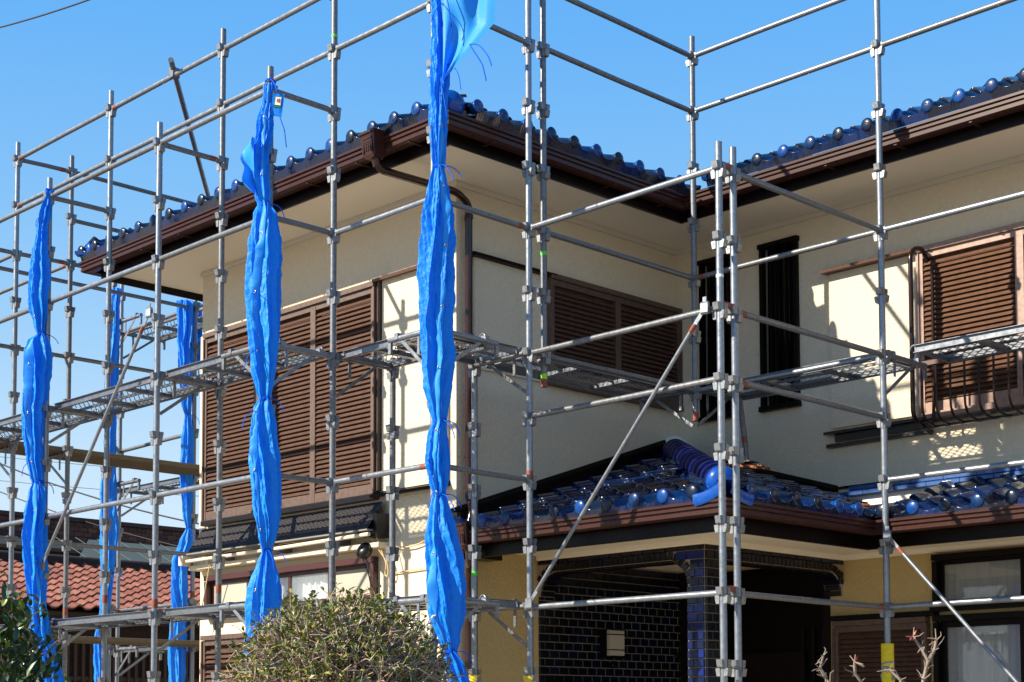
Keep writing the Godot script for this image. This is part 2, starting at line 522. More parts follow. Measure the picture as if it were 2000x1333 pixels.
# a framed window set in an opening of the wall; lower left corner o on the wall face
func window(called: String, o: Vector3, u: Vector3, n: Vector3, w: float, h: float, panes: int, mf: Material, parent: Node3D, fill: Array, fw := 0.045) -> Node3D:
	var win := group3(called, parent)
	var b := Basis(u, Vector3.UP, n)
	var up := Vector3.UP
	var st := new_st()
	cbox(st, o + u * w * 0.5 + up * (h + 0.01) + n * 0.015, Vector3(w + 0.09, 0.05, 0.09), 0.004, b)
	cbox(st, o + u * w * 0.5 - up * 0.02 + n * 0.025, Vector3(w + 0.11, 0.05, 0.11), 0.004, b)
	for e in [-0.02, w + 0.02]:
		box(st, o + u * e + up * (h * 0.5 - 0.005) + n * 0.014, Vector3(0.045, h - 0.03, 0.084), b)
	part("frame", st, mf, win)
	var pw := w / panes
	for k in panes:
		st = new_st()
		var z := -0.035 if k % 2 else -0.012
		for e in [pw * k + fw * 0.5, pw * (k + 1) - fw * 0.5]:
			box(st, o + u * e + up * h * 0.5 + n * z, Vector3(fw, h - 0.03, 0.022), b)
		for e in [fw * 0.5 + 0.015, h - fw * 0.5 - 0.015]:
			box(st, o + u * (pw * (k + 0.5)) + up * e + n * z, Vector3(pw - 2 * fw, fw, 0.02), b)
		var s := part("sash", st, mf, win)
		st = new_st()
		box(st, o + u * (pw * (k + 0.5)) + up * h * 0.5 + n * z, Vector3(pw - 2 * fw, h - 2 * fw - 0.03, 0.005), b)
		part("pane", st, M.screen if fill[k] == "screen" else M.glass, s)
	# curtain behind the panes
	for k in panes:
		if fill[k] != "curtain":
			continue
		st = new_st()
		st.set_smooth_group(3)
		var steps := int(pw / 0.012)
		var prev := Vector3.ZERO
		for i in steps + 1:
			var t := pw * (k + float(i) / steps)
			var p := o + u * t + n * (-0.1 + 0.016 * sin(t * 62.0 + 2.0 * sin(t * 9.0)) + 0.006 * sin(t * 141.0))
			if i:
				quad(st, prev, p, p + up * h, prev + up * h)
			prev = p
		part("curtain", st, M.curtain if n.z > 0.5 and o.x < -9.4 else M.shaded_curtain, win)
	return win

func gutter_profile() -> PackedVector2Array:
	var p := PackedVector2Array()
	for q in [[0.012, 0.09], [0.012, 0.0], [0.09, -0.006], [0.112, 0.006], [0.112, 0.034], [0.104, 0.037], [0.104, 0.043], [0.122, 0.047], [0.122, 0.066], [0.114, 0.069], [0.114, 0.075], [0.132, 0.079], [0.132, 0.098], [0.118, 0.098], [0.1, 0.02], [0.024, 0.02], [0.024, 0.09]]:
		p.append(Vector2(q[0] + 0.035, q[1]))
	return p

func pipe(called: String, pts: Array, r: float, m: Material, parent: Node3D, n := 14) -> MeshInstance3D:
	var st := new_st()
	tube(st, pts, r, n)
	return part(called, st, m, parent)

# rounds the corners of a polyline
func bend(pts: Array, rad: float) -> Array:
	var out := [pts[0]]
	for i in range(1, pts.size() - 1):
		var p: Vector3 = pts[i]
		var a: Vector3 = p + (pts[i - 1] - p).limit_length(rad)
		var b: Vector3 = p + (pts[i + 1] - p).limit_length(rad)
		for k in 7:
			var t := k / 6.0
			out.append(a.lerp(p, t).lerp(p.lerp(b, t), t))
	out.append(pts[-1])
	return out

# ---- roof tiles
func roll(t: float) -> float:
	return 0.06 * pow(0.5 + 0.5 * cos(TAU * t), 1.9)

func tile_mesh() -> ArrayMesh:
	if shared.has("tile"):
		return shared.tile
	var st := new_st()
	var n := 12
	var lg := 0.29
	var th := 0.024
	var top := []
	for i in n + 1:
		var t := -0.13 + 1.14 * i / n
		top.append(Vector2(t * TP, roll(t)))
	for i in n:
		var a: Vector2 = top[i]
		var b: Vector2 = top[i + 1]
		st.set_smooth_group(1)
		quad(st, Vector3(a.x, a.y + 0.032, 0), Vector3(b.x, b.y + 0.032, 0), Vector3(b.x, b.y, -lg), Vector3(a.x, a.y, -lg))
		st.set_smooth_group(2)
		quad(st, Vector3(a.x, a.y + 0.032 - th, 0), Vector3(b.x, b.y + 0.032 - th, 0), Vector3(b.x, b.y + 0.032 - 0.004, 0.003), Vector3(a.x, a.y + 0.032 - 0.004, 0.003))
		quad(st, Vector3(a.x, a.y + 0.032 - 0.004, 0.003), Vector3(b.x, b.y + 0.032 - 0.004, 0.003), Vector3(b.x, b.y + 0.032, 0), Vector3(a.x, a.y + 0.032, 0))
	for e in [0, n]:
		var a: Vector2 = top[e]
		st.set_smooth_group(-1)
		quad(st, Vector3(a.x, a.y + 0.032 - th, 0), Vector3(a.x, a.y + 0.032, 0), Vector3(a.x, a.y, -lg), Vector3(a.x, a.y - th, -lg))
	shared.tile = done(st)
	return shared.tile

func eave_tile_mesh() -> ArrayMesh:
	if shared.has("eave"):
		return shared.eave
	var st := new_st()
	st.append_from(tile_mesh(), 0, Transform3D.IDENTITY)
	var n := 12
	for i in n:
		var t0 := -0.02 + 1.0 * i / n
		var t1 := -0.02 + 1.0 * (i + 1) / n
		var a := Vector2(t0 * TP, roll(t0) + 0.032)
		var b := Vector2(t1 * TP, roll(t1) + 0.032)
		var la := -0.03
		var lb := -0.03
		st.set_smooth_group(-1)
		quad(st, Vector3(a.x, la, 0.016), Vector3(b.x, lb, 0.016), Vector3(b.x, b.y - 0.003, 0.01), Vector3(a.x, a.y - 0.003, 0.01))
		quad(st, Vector3(b.x, lb, 0.0), Vector3(a.x, la, 0.0), Vector3(a.x, a.y - 0.004, -0.006), Vector3(b.x, b.y - 0.004, -0.006))
		quad(st, Vector3(a.x, la, 0.0), Vector3(b.x, lb, 0.0), Vector3(b.x, lb, 0.016), Vector3(a.x, la, 0.016))
		quad(st, Vector3(a.x, a.y - 0.003, 0.01), Vector3(b.x, b.y - 0.003, 0.01), Vector3(b.x, b.y - 0.004, -0.006), Vector3(a.x, a.y - 0.004, -0.006))
	shared.eave = done(st)
	return shared.eave

func disc_mesh() -> ArrayMesh:
	if shared.has("disc"):
		return shared.disc
	var st := new_st()
	var xf := Transform3D(Basis(Vector3.RIGHT, PI / 2), Vector3(0, 0.022, -0.03))
	lathe(st, [Vector2(0.04, 0.0), Vector2(0.047, 0.045), Vector2(0.0515, 0.053), Vector2(0.0515, 0.06), Vector2(0.047, 0.0645), Vector2(0.034, 0.0695), Vector2(0.018, 0.0725), Vector2(0.0, 0.0735)], 22, xf)
	shared.disc = done(st)
	return shared.disc

# lays courses of tiles on a roof plane; start: first disc on the eave, ax: along the eave, dn: horizontal direction down the slope
func lay_tiles(parent: Node3D, start: Vector3, ax: Vector3, dn: Vector3, slope: float, cols: int, rows: int, ok: Callable) -> void:
	var th := atan(slope)
	var course := 0.232
	var down := (dn * cos(th) - Vector3.UP * sin(th)).normalized()
	var nrm := down.cross(ax).normalized()
	for j in rows:
		for i in cols:
			var p := start + ax * (i * TP) - down * (course * j) - Vector3.UP * 0.012
			var mid := p + ax * TP * 0.5 - dn * 0.1
			if not ok.call(mid):
				continue
			var b := Basis(ax, nrm, down) * Basis(Vector3.UP, wob(0.008)) * Basis(Vector3.RIGHT, wob(0.006))
			var xf := Transform3D(b, p + nrm * wob(0.002))
			var w := rng.randi() % 4
			if j == 0:
				inst("eave_tile", eave_tile_mesh(), M["tile_%d" % w], parent, xf)
				var fb := Basis(ax, Vector3.UP, dn)
				inst("round_end", disc_mesh(), M["tile_end_%d" % (rng.randi() % 3)], parent, Transform3D(fb, p + Vector3.UP * 0.04))
			else:
				inst("roof_tile", tile_mesh(), M["tile_%d" % w], parent, xf)

# half-round ridge tiles up a hip, ending in a big round cap
func lay_hip(parent: Node3D, a: Vector3, b: Vector3, r := 0.1) -> void:
	var d := (b - a).normalized()
	var side := d.cross(Vector3.UP).normalized()
	var up := side.cross(d)
	if not shared.has("ridge"):
		var st := new_st()
		st.set_smooth_group(1)
		var n := 14
		var sec := [[0.0, 1.14], [0.012, 1.2], [0.045, 1.2], [0.058, 1.12], [0.075, 1.04], [0.3, 0.92]]
		for s in sec.size() - 1:
			for k in n:
				var t0 := PI * (-0.12 + 1.24 * k / n)
				var t1 := PI * (-0.12 + 1.24 * (k + 1) / n)
				var z0: float = sec[s][0]
				var z1: float = sec[s + 1][0]
				var r0: float = sec[s][1] * 0.1
				var r1: float = sec[s + 1][1] * 0.1
				quad(st, Vector3(cos(t0) * r0, sin(t0) * r0, -z0), Vector3(cos(t1) * r0, sin(t1) * r0, -z0), Vector3(cos(t1) * r1, sin(t1) * r1, -z1), Vector3(cos(t0) * r1, sin(t0) * r1, -z1))
		st.set_smooth_group(-1)
		for k in n:
			var t0 := PI * (-0.12 + 1.24 * k / n)
			var t1 := PI * (-0.12 + 1.24 * (k + 1) / n)
			quad(st, Vector3(cos(t0) * 0.09, sin(t0) * 0.09, 0), Vector3(cos(t1) * 0.09, sin(t1) * 0.09, 0), Vector3(cos(t1) * 0.114, sin(t1) * 0.114, 0), Vector3(cos(t0) * 0.114, sin(t0) * 0.114, 0))
		shared.ridge = done(st)
	var sc := r / 0.1
	var n := int((b - a).length() / 0.262)
	for i in n:
		var p := a + d * (0.02 + 0.262 * i)
		inst("ridge_tile", shared.ridge, M.ridge_tile, parent, Transform3D(Basis(side * sc, up * sc, -d), p))
	# flat bedding tiles under the ridge
	var st := new_st()
	for k in [-1.0, 1.0]:
		box(st, (a + b) * 0.5 + side * 0.075 * k * sc - up * 0.045, Vector3(0.1, 0.035, (b - a).length()), Basis(side, up, -d))
	part("ridge_bedding", st, M.tile_1, parent)
	st = new_st()
	var fb := Basis(side, -d, up)
	lathe(st, [Vector2(0.1, -0.02), Vector2(0.112, 0.0), Vector2(0.112, 0.02), Vector2(0.1, 0.045), Vector2(0.075, 0.066), Vector2(0.04, 0.08), Vector2(0.0, 0.085)], 26, Transform3D(fb * sc, a + up * 0.01))
	part("ridge_end_cap", st, M.ridge_end, parent)

func build_house() -> void:
	var house := thing("house", "cream stuccoed two-storey house with glazed blue tile roofs and brown louvred shutters", "house", Vector3(-9.337, 0, -11.31))
	var X := Vector3.RIGHT
	var Z := Vector3.BACK
	var U := Vector3.UP
	# ---- walls
	wall("wall", Vector3(XL, 3.0, ZA), X, Z, XE - XL, 2.9, [], M.stucco, house)
	wall("wall", Vector3(XL, 0, ZA), X, Z, XE - XL, 3.0, [[0.19, 2.53, 2.66, 2.86]], M.stucco_cream, house)
	wall("wall", Vector3(XE, 3.0, ZA - 0.14), -Z, X, ZA - ZR - 0.14, 2.9, [], M.stucco, house)
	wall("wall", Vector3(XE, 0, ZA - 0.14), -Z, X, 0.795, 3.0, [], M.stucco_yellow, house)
	wall("wall", Vector3(XE, 2.88, ZR), X, Z, 7.6, 3.02, [[0.30, 1.36, 0.675, 2.84], [0.985, 1.36, 1.385, 2.84]], M.stucco, house)
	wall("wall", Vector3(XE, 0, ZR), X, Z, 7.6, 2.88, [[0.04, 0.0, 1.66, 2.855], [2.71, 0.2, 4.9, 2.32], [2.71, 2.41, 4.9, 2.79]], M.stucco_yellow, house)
	wall("wall", Vector3(XL, 0, -18), Z, -X, -8.66 + 18, 5.9, [], M.stucco, house)
	wall("wall", Vector3(-1.74, 0, -18), -X, -Z, 11.28, 5.9, [], M.stucco, house)
	wall("wall", Vector3(-1.74, 0, ZR), -Z, X, 6.69, 5.9, [], M.stucco, house)
	# dark floor between the storeys keeps the rooms apart
	var st := new_st()
	bb(st, Vector3(XL + 0.15, 2.9, -17.9), Vector3(XE - 0.15, 2.96, ZA - 0.15))
	bb(st, Vector3(XE - 0.14, 2.9, -17.9), Vector3(-1.9, 2.96, ZR - 0.15))
	bb(st, Vector3(XL + 0.15, 0.3, -9.6), Vector3(XE - 0.15, 5.8, -9.55))
	bb(st, Vector3(XE - 0.14, 0.3, -12.6), Vector3(-1.9, 5.8, -12.55))
	part("inner_wall", st, M.room, house)
	# ---- upper eaves: soffit, cornice, fascia, gutter
	var sy := 5.9
	var FZ := -7.81
	var FX := -8.627
	var FL := -13.72
	var FR := -10.53
	st = new_st()
	bb(st, Vector3(FL + 0.02, sy, FZ - 0.02), Vector3(FX - 0.02, sy + 0.02, ZA))
	bb(st, Vector3(XE, sy, ZA), Vector3(FX - 0.02, sy + 0.02, FR - 0.02))
	bb(st, Vector3(XE, sy, FR - 0.02), Vector3(-1.0, sy + 0.02, ZR))
	bb(st, Vector3(FL + 0.02, sy, ZA), Vector3(XL, sy + 0.02, -18))
	part("soffit", st, M.soffit, house)
	st = new_st()
	var cor := PackedVector2Array([Vector2(0, 0), Vector2(0.016, 0), Vector2(0.022, 0.012), Vector2(0.022, 0.045), Vector2(0, 0.045)])
	extrude(st, cor, Vector3(XL, sy - 0.047, ZA), Vector3(XE, sy - 0.047, ZA), Z, U, 1.0, 1.0)
	extrude(st, cor, Vector3(XE, sy - 0.047, ZA), Vector3(XE, sy - 0.047, ZR), X, U, 1.0, -1.0)
	extrude(st, cor, Vector3(XE, sy - 0.047, ZR), Vector3(-1.74, sy - 0.047, ZR), Z, U, -1.0, 0.0)
	part("cornice", st, M.trim_grey, house)
	var fas := PackedVector2Array([Vector2(-0.02, 0), Vector2(0.0, 0), Vector2(0.004, 0.006), Vector2(0.004, 0.16), Vector2(-0.02, 0.16)])
	for seg in [[Vector3(FL, 5.83, FZ), Vector3(FX, 5.83, FZ), Z, 1.0, 1.0], [Vector3(FX, 5.83, FZ), Vector3(FX, 5.83, FR), X, 1.0, -1.0], [Vector3(FX, 5.83, FR), Vector3(-1.0, 5.83, FR), Z, -1.0, 0.0], [Vector3(FL, 5.83, -18), Vector3(FL, 5.83, FZ), -X, 0.0, 1.0]]:
		st = new_st()
		extrude(st, fas, seg[0], seg[1], seg[2], U, seg[3], seg[4])
		part("fascia", st, M.fascia, house)
		st = new_st()
		extrude(st, gutter_profile(), seg[0] + U * 0.075, seg[1] + U * 0.075, seg[2], U, seg[3], seg[4])
		# brackets
		var dseg: Vector3 = seg[1] - seg[0]
		var cnt := int(dseg.length() / 0.6)
		for k in cnt:
			var p: Vector3 = seg[0] + dseg * ((k + 0.5) / cnt) + U * 0.068
			var bs := Basis(seg[2], U, dseg.normalized() * (1.0 if (seg[2] as Vector3).cross(U).dot(dseg) > 0 else -1.0))
			box(st, p + seg[2] * 0.07, Vector3(0.14, 0.006, 0.025), bs)
		part("gutter", st, M.gutter, house)
	# ---- upper roof
	var ur := group3("upper_roof", house)
	st = new_st()
	st.set_smooth_group(-1)
	var sl := 0.45
	var hf := func(x: float, z: float) -> float:
		var dl := minf(minf(x + 13.8, -8.53 - x), -7.72 - z)
		var dr := minf(-10.44 - z, z + 18.5)
		if x < -13.8 or x > -8.53:
			dl = -1.0
		if z > -10.44:
			dr = -1.0
		return 5.95 + sl * clampf(maxf(dl, dr), 0.0, 2.4)
	var gx := []
	var gz := []
	var q := -13.8
	while q < -1.0:
		gx.append(q)
		q += 0.2636
	q = -7.72
	while q > -18.5:
		gz.append(q)
		q -= 0.272
	for i in gx.size() - 1:
		for j in gz.size() - 1:
			var cx: float = (gx[i] + gx[i + 1]) * 0.5
			var cz: float = (gz[j] + gz[j + 1]) * 0.5
			if cx > -8.53 and cz > -10.44:
				continue
			quad(st, Vector3(gx[i], hf.call(gx[i], gz[j]), gz[j]), Vector3(gx[i + 1], hf.call(gx[i + 1], gz[j]), gz[j]), Vector3(gx[i + 1], hf.call(gx[i + 1], gz[j + 1]), gz[j + 1]), Vector3(gx[i], hf.call(gx[i], gz[j + 1]), gz[j + 1]))
	part("roof_underlay", st, M.roof_deck, ur)
	var ey := 6.055
	lay_tiles(ur, Vector3(-13.815, ey, -7.655), X, Z, sl, 20, 3, func(p: Vector3) -> bool: return -7.7 - p.z < minf(-8.5 - p.x, p.x + 13.85) - 0.1)
	lay_tiles(ur, Vector3(-8.475, ey, -7.935), -Z, X, sl, 10, 3, func(p: Vector3) -> bool: return -8.5 - p.x < -7.7 - p.z - 0.1 and -8.5 - p.x > -10.42 - p.z - 0.05)
	lay_tiles(ur, Vector3(-8.205, ey, -10.375), X, Z, sl, 22, 3, func(p: Vector3) -> bool: return -10.42 - p.z > -8.5 - p.x - 0.15)
	lay_tiles(ur, Vector3(-13.86, ey, -10.3), Z, -X, sl, 10, 2, func(p: Vector3) -> bool: return p.x + 13.85 < -7.7 - p.z + 0.1)
	lay_hip(ur, Vector3(-8.6, 6.1, -7.78), Vector3(-9.96, 6.1 + 0.61, -9.14), 0.1)
	lay_hip(ur, Vector3(-13.74, 6.1, -7.74), Vector3(-12.34, 6.1 + 0.63, -9.14), 0.09)
	# upturned corner tile at the left tip
	st = new_st()
	for k in 8:
		var t := k / 8.0
		var w := 0.1 - 0.05 * t
		box(st, Vector3(-13.72 - 0.17 * t, 6.06 + 0.035 * t * t, -7.74 + 0.12 * t), Vector3(0.04, 0.03, w * 2.0), Basis(Vector3.UP, deg_to_rad(45)))
	part("corner_tile", st, M.ridge_end, ur)
	build_front(house)
	build_recess(house)
	build_right(house)
	build_porch(house)
	build_lower_roof(house)
	build_drains(house)

func build_front(house: Node3D) -> void:
	var X := Vector3.RIGHT
	var Z := Vector3.BACK
	var U := Vector3.UP
	shutter("shutter", Vector3(-12.89, 3.38, ZA), X, Z, [0.86, 0.86, 0.85], 1.875, M.shutter, M.shutter_frame, house, "wide louvred shutter on the sunlit front wall")
	var st := new_st()
	# shutter box beside it: brown head and sill strips over a stuccoed panel
	bb(st, Vector3(-10.24, 3.44, ZA), Vector3(-9.42, 5.25, ZA + 0.03))
	part("shutter_box", st, M.stucco, house)
	st = new_st()
	var strip := PackedVector2Array([Vector2(0, 0), Vector2(0.085, -0.012), Vector2(0.09, 0.012), Vector2(0.0, 0.045)])
	extrude(st, strip, Vector3(-10.31, 5.25, ZA), Vector3(-9.41, 5.25, ZA), Z)
	part("shutter_box_head", st, M.brown_trim, house)
	st = new_st()
	extrude(st, strip, Vector3(-10.33, 3.4, ZA), Vector3(-9.41, 3.4, ZA), Z)
	part("shutter_box_sill", st, M.dark_frame, house)
	st = new_st()
	bb(st, Vector3(-10.285, 3.45, ZA), Vector3(-10.255, 5.25, ZA + 0.05))
	part("jamb", st, M.shutter_frame, house)
	# white corner board at the left of the shutter
	st = new_st()
	bb(st, Vector3(XL - 0.012, 3.2, ZA - 0.1), Vector3(-12.93, 5.26, ZA + 0.012))
	part("corner_board", st, M.stucco_cream, house)
	# tin awning under the shutter: fine corrugated sheet
	st = new_st()
	var n := 540
	var ax := []
	for i in n + 1:
		var t := float(i) / n
		var w := 0.0035 * sin(TAU * i / 6.0)
		var x := lerpf(-12.92, -10.2, t)
		ax.append([Vector3(x, 3.35, ZA + 0.05 + w), Vector3(x, 3.25, ZA + 0.12 + w), Vector3(x, 3.11, ZA + 0.215 + w)])
	st.set_smooth_group(1)
	for i in n:
		quad(st, ax[i][1], ax[i + 1][1], ax[i + 1][0], ax[i][0])
		quad(st, ax[i][2], ax[i + 1][2], ax[i + 1][1], ax[i][1])
	var aw := part("awning", st, M.tin, house)
	aw.set_meta("label", "dusty corrugated tin awning under the front shutter")
	st = new_st()
	bb(st, Vector3(-12.93, 3.092, ZA + 0.0), Vector3(-10.2, 3.104, ZA + 0.222))
	for x in [-12.5, -11.6, -10.75]:
		bb(st, Vector3(x, 3.02, ZA), Vector3(x + 0.06, 3.084, ZA + 0.2))
	part("awning_frame", st, M.grey_wall, house)
	pipe("conduit", [Vector3(-12.98, 3.03, ZA + 0.21), Vector3(-11.6, 3.04, ZA + 0.2), Vector3(-10.2, 3.06, ZA + 0.2)], 0.017, M.stucco_cream, house)
	st = new_st()
	box(st, Vector3(-12.99, 3.04, ZA + 0.2), Vector3(0.07, 0.09, 0.09))
	part("conduit_box", st, M.stucco_cream, house)
	# ledge
	st = new_st()
	cbox(st, Vector3(-11.58, 2.975, ZA + 0.07), Vector3(0.14, 0.045, 2.86), 0.006, Basis(Z, U, -X))
	part("ledge", st, M.stucco_cream, house)
	# first-floor band of windows
	var w := window("front_window", Vector3(-12.83, 2.53, ZA), X, Z, 2.47, 0.33, 4, M.red_brown, house, ["screen", "curtain", "curtain", "screen"], 0.035)
	w.set_meta("label", "low band of windows with screens and net curtains under the awning")
	shutter("shutter", Vector3(-12.88, 0.9, ZA), X, Z, [0.86, 0.86, 0.85], 1.42, M.shutter, M.shutter_frame, house, "lower louvred shutter behind the clipped bush", 0.046)
	# meter box, doorbell cable and round lamp
	st = new_st()
	cbox(st, Vector3(-10.21, 3.14, ZA + 0.08), Vector3(0.12, 0.2, 0.15), 0.006)
	part("cable_box", st, M.black_paint, house)
	st = new_st()
	cbox(st, Vector3(-10.33, 3.09, ZA + 0.13), Vector3(0.11, 0.075, 0.08), 0.006)
	part("cable_bracket", st, M.dark_frame, house)
	st = new_st()
	lathe(st, [Vector2(0, 0.05), Vector2(0.04, 0.045), Vector2(0.068, 0.028), Vector2(0.075, 0.01), Vector2(0.07, -0.03), Vector2(0.045, -0.05), Vector2(0, -0.05)], 24, Transform3D(Basis(X, PI * 0.36), Vector3(-10.31, 2.93, ZA + 0.16)))
	part("round_lamp", st, M.black_paint, house)
	for k in 5:
		var pts := []
		for i in 10:
			var t := i / 9.0
			pts.append(Vector3(-10.33 + 0.02 * k + 0.1 * t + 0.02 * sin(t * 5.0 + k), 2.88 - 0.26 * t - 0.05 * sin(t * 3.1), ZA + 0.17 - 0.06 * t))
		pipe("lamp_cable", pts, 0.004, M.cable, house, 6)
	for loop in [[Vector3(-10.2, 3.05, ZA + 0.12), Vector3(-10.12, 2.8, ZA + 0.07), Vector3(-10.16, 2.72, ZA + 0.07), Vector3(-10.1, 2.7, ZA + 0.07), Vector3(-10.11, 2.82, ZA + 0.07), Vector3(-10.27, 3.06, ZA + 0.14)]]:
		pipe("cord", bend(loop, 0.05), 0.006, M.rope_cream, house, 6)
	var c2 := []
	var c3 := []
	var c4 := []
	for i in 17:
		var t := i / 16.0
		c2.append(Vector3(lerpf(-10.27, -9.36, t), 3.02 - 0.13 * sin(PI * t) + 0.11 * t, ZA + 0.035))
		c3.append(Vector3(lerpf(-10.12, -9.4, t), 2.735 + 0.02 * t, ZA + 0.02))
		c4.append(Vector3(lerpf(-12.6, -10.3, t), 3.05 + 0.035 * absf(sin(t * 9.0)), ZA + 0.16))
	pipe("cord", c2, 0.006, M.rope_cream, house, 6)
	pipe("cord", c3, 0.006, M.rope_cream, house, 6)
	pipe("cord", c4, 0.004, M.rope_cream, house, 6)
	pipe("cord", [Vector3(-12.62, 2.98, ZA + 0.16), Vector3(-12.86, 2.42, ZA + 0.12)], 0.006, M.rope_cream, house, 6)

func build_recess(house: Node3D) -> void:
	var X := Vector3.RIGHT
	var Z := Vector3.BACK
	shutter("shutter", Vector3(XE, 4.37, -9.57), -Z, X, [0.86, 0.86], 0.96, M.shutter, M.shutter_frame, house, "brown louvred shutter in the shaded recess wall")
	var st := new_st()
	var strip := PackedVector2Array([Vector2(0, 0), Vector2(0.075, -0.006), Vector2(0.08, 0.022), Vector2(0.0, 0.04)])
	extrude(st, strip, Vector3(XE, 5.305, -8.66), Vector3(XE, 5.305, -9.62), X)
	part("shutter_box_head", st, M.dark_frame, house)
	st = new_st()
	bb(st, Vector3(XE, 4.38, -8.7), Vector3(XE + 0.025, 5.3, -9.55))
	part("shutter_box", st, M.stucco, house)

func build_right(house: Node3D) -> void:
	var X := Vector3.RIGHT
	var Z := Vector3.BACK
	var U := Vector3.UP
	for x in [-9.037, -8.352]:
		var w := 0.375 if x < -9.0 else 0.4
		var win := group3("narrow_window", house)
		var st := new_st()
		for e in [x + 0.018, x + w - 0.018]:
			box(st, Vector3(e, 4.98, ZR + 0.012), Vector3(0.04, 1.42, 0.05))
		bb(st, Vector3(x - 0.012, 5.69, ZR - 0.02), Vector3(x + w + 0.012, 5.73, ZR + 0.05))
		bb(st, Vector3(x - 0.012, 4.225, ZR - 0.02), Vector3(x + w + 0.012, 4.27, ZR + 0.055))
		for e in [0.09, 0.14, 0.25]:
			bb(st, Vector3(x + e, 4.27, ZR - 0.03), Vector3(x + e + 0.018, 5.69, ZR + 0.005))
		part("frame", st, M.dark_frame, win)
		st = new_st()
		bb(st, Vector3(x + 0.03, 4.26, ZR - 0.055), Vector3(x + w - 0.03, 5.7, ZR - 0.05))
		part("pane", st, M.glass_dark, win)
	# shutter box of the upper window
	var st := new_st()
	var strip := PackedVector2Array([Vector2(0, 0), Vector2(0.115, -0.006), Vector2(0.12, 0.018), Vector2(0.0, 0.045)])
	extrude(st, strip, Vector3(-7.66, 5.32, ZR), Vector3(-6.76, 5.32, ZR), Z)
	part("shutter_box_head", st, M.brown_trim, house)
	st = new_st()
	bb(st, Vector3(-7.62, 3.98, ZR), Vector3(-6.76, 5.315, ZR + 0.025))
	part("shutter_box", st, M.stucco, house)
	st = new_st()
	extrude(st, PackedVector2Array([Vector2(0, 0), Vector2(0.09, -0.01), Vector2(0.09, 0.015), Vector2(0.0, 0.03)]), Vector3(-7.66, 3.93, ZR), Vector3(-6.7, 3.93, ZR), Z)
	bb(st, Vector3(-7.58, 3.86, ZR), Vector3(-6.66, 3.925, ZR + 0.04))
	bb(st, Vector3(-7.66, 3.815, ZR), Vector3(-6.66, 3.845, ZR + 0.05))
	part("shutter_box_sill", st, M.black_paint, house)
	shutter("shutter", Vector3(-6.735, 3.93, ZR), X, Z, [0.88, 0.88], 1.42, M.shutter_warm, M.sunlit_frame, house, "louvred shutter behind the window guard")
	# window guard
	var gd := group3("window_guard", house)
	gd.set_meta("label", "brown tubular guard in front of the upper right shutter")
	var gz := ZR + 0.33
	var a := Vector3(-6.69, 4.31, gz)
	st = new_st()
	bb(st, Vector3(-6.71, 4.295, gz - 0.03), Vector3(-4.85, 4.33, gz + 0.02))
	part("top_rail", st, M.brown_trim, gd)
	st = new_st()
	bb(st, Vector3(-6.66, 3.885, ZR + 0.06), Vector3(-4.85, 3.91, ZR + 0.1))
	bb(st, Vector3(-6.66, 3.83, ZR + 0.12), Vector3(-4.85, 3.85, ZR + 0.15))
	part("bottom_rail", st, M.rail_brown, gd)
	var x := -6.56
	while x < -4.86:
		pipe("bar", bend([Vector3(x, 4.295, gz), Vector3(x, 3.86, gz), Vector3(x, 3.84, gz - 0.24)], 0.13), 0.0095, M.rail_brown, gd, 9)
		x += 0.1235
	for e in [-6.67, -4.88]:
		st = new_st()
		tube(st, bend([Vector3(e, 5.2, ZR + 0.02), Vector3(e, 5.33, ZR + 0.1), Vector3(e, 5.27, gz - 0.04), Vector3(e, 3.9, gz - 0.04), Vector3(e, 3.82, ZR + 0.02)], 0.09), 0.019, 10)
		part("side_post", st, M.rail_brown, gd)
		st = new_st()
		tube(st, bend([Vector3(e + 0.07, 5.2, ZR + 0.08), Vector3(e + 0.07, 4.2, ZR + 0.08), Vector3(e + 0.07, 3.9, ZR + 0.1)], 0.09), 0.014, 8)
		part("side_post", st, M.rail_brown, gd)
	# ground floor of the right wing
	shutter("shutter", Vector3(-7.6, 0.4, ZR), X, Z, [0.86], 1.93, M.shutter, M.shutter_frame, house, "brown louvred shutter beside the ground-floor window", 0.04)
	st = new_st()
	bb(st, Vector3(-7.66, 2.335, ZR), Vector3(-6.64, 2.375, ZR + 0.09))
	part("shutter_head", st, M.dark_frame, house)
	var tw := window("transom_window", Vector3(-6.627, 2.41, ZR), X, Z, 2.19, 0.38, 3, M.dark_frame, house, ["curtain", "curtain", "curtain"], 0.035)
	tw.set_meta("label", "transom lights over the ground-floor window")
	var gw := window("ground_window", Vector3(-6.627, 0.2, ZR), X, Z, 2.19, 2.1, 3, M.dark_frame, house, ["curtain", "curtain", "curtain"], 0.05)
	gw.set_meta("label", "tall ground-floor window with net curtains")

func brick_mesh(sx: float, sy: float) -> ArrayMesh:
	var key := "brick_%.3f_%.3f" % [sx, sy]
	if not shared.has(key):
		var st := new_st()
		var c := 0.004
		var x := sx * 0.5
		var y := sy * 0.5
		var f := [Vector3(-x + c, -y + c, 0.014), Vector3(x - c, -y + c, 0.014), Vector3(x - c, y - c, 0.014), Vector3(-x + c, y - c, 0.014)]
		var m := [Vector3(-x, -y, 0.009), Vector3(x, -y, 0.009), Vector3(x, y, 0.009), Vector3(-x, y, 0.009)]
		quad(st, f[0], f[1], f[2], f[3])
		for k in 4:
			var l := (k + 1) % 4
			quad(st, m[k], m[l], f[l], f[k])
			quad(st, m[k] - Vector3(0, 0, 0.02), m[l] - Vector3(0, 0, 0.02), m[l], m[k])
		shared[key] = done(st)
	return shared[key]

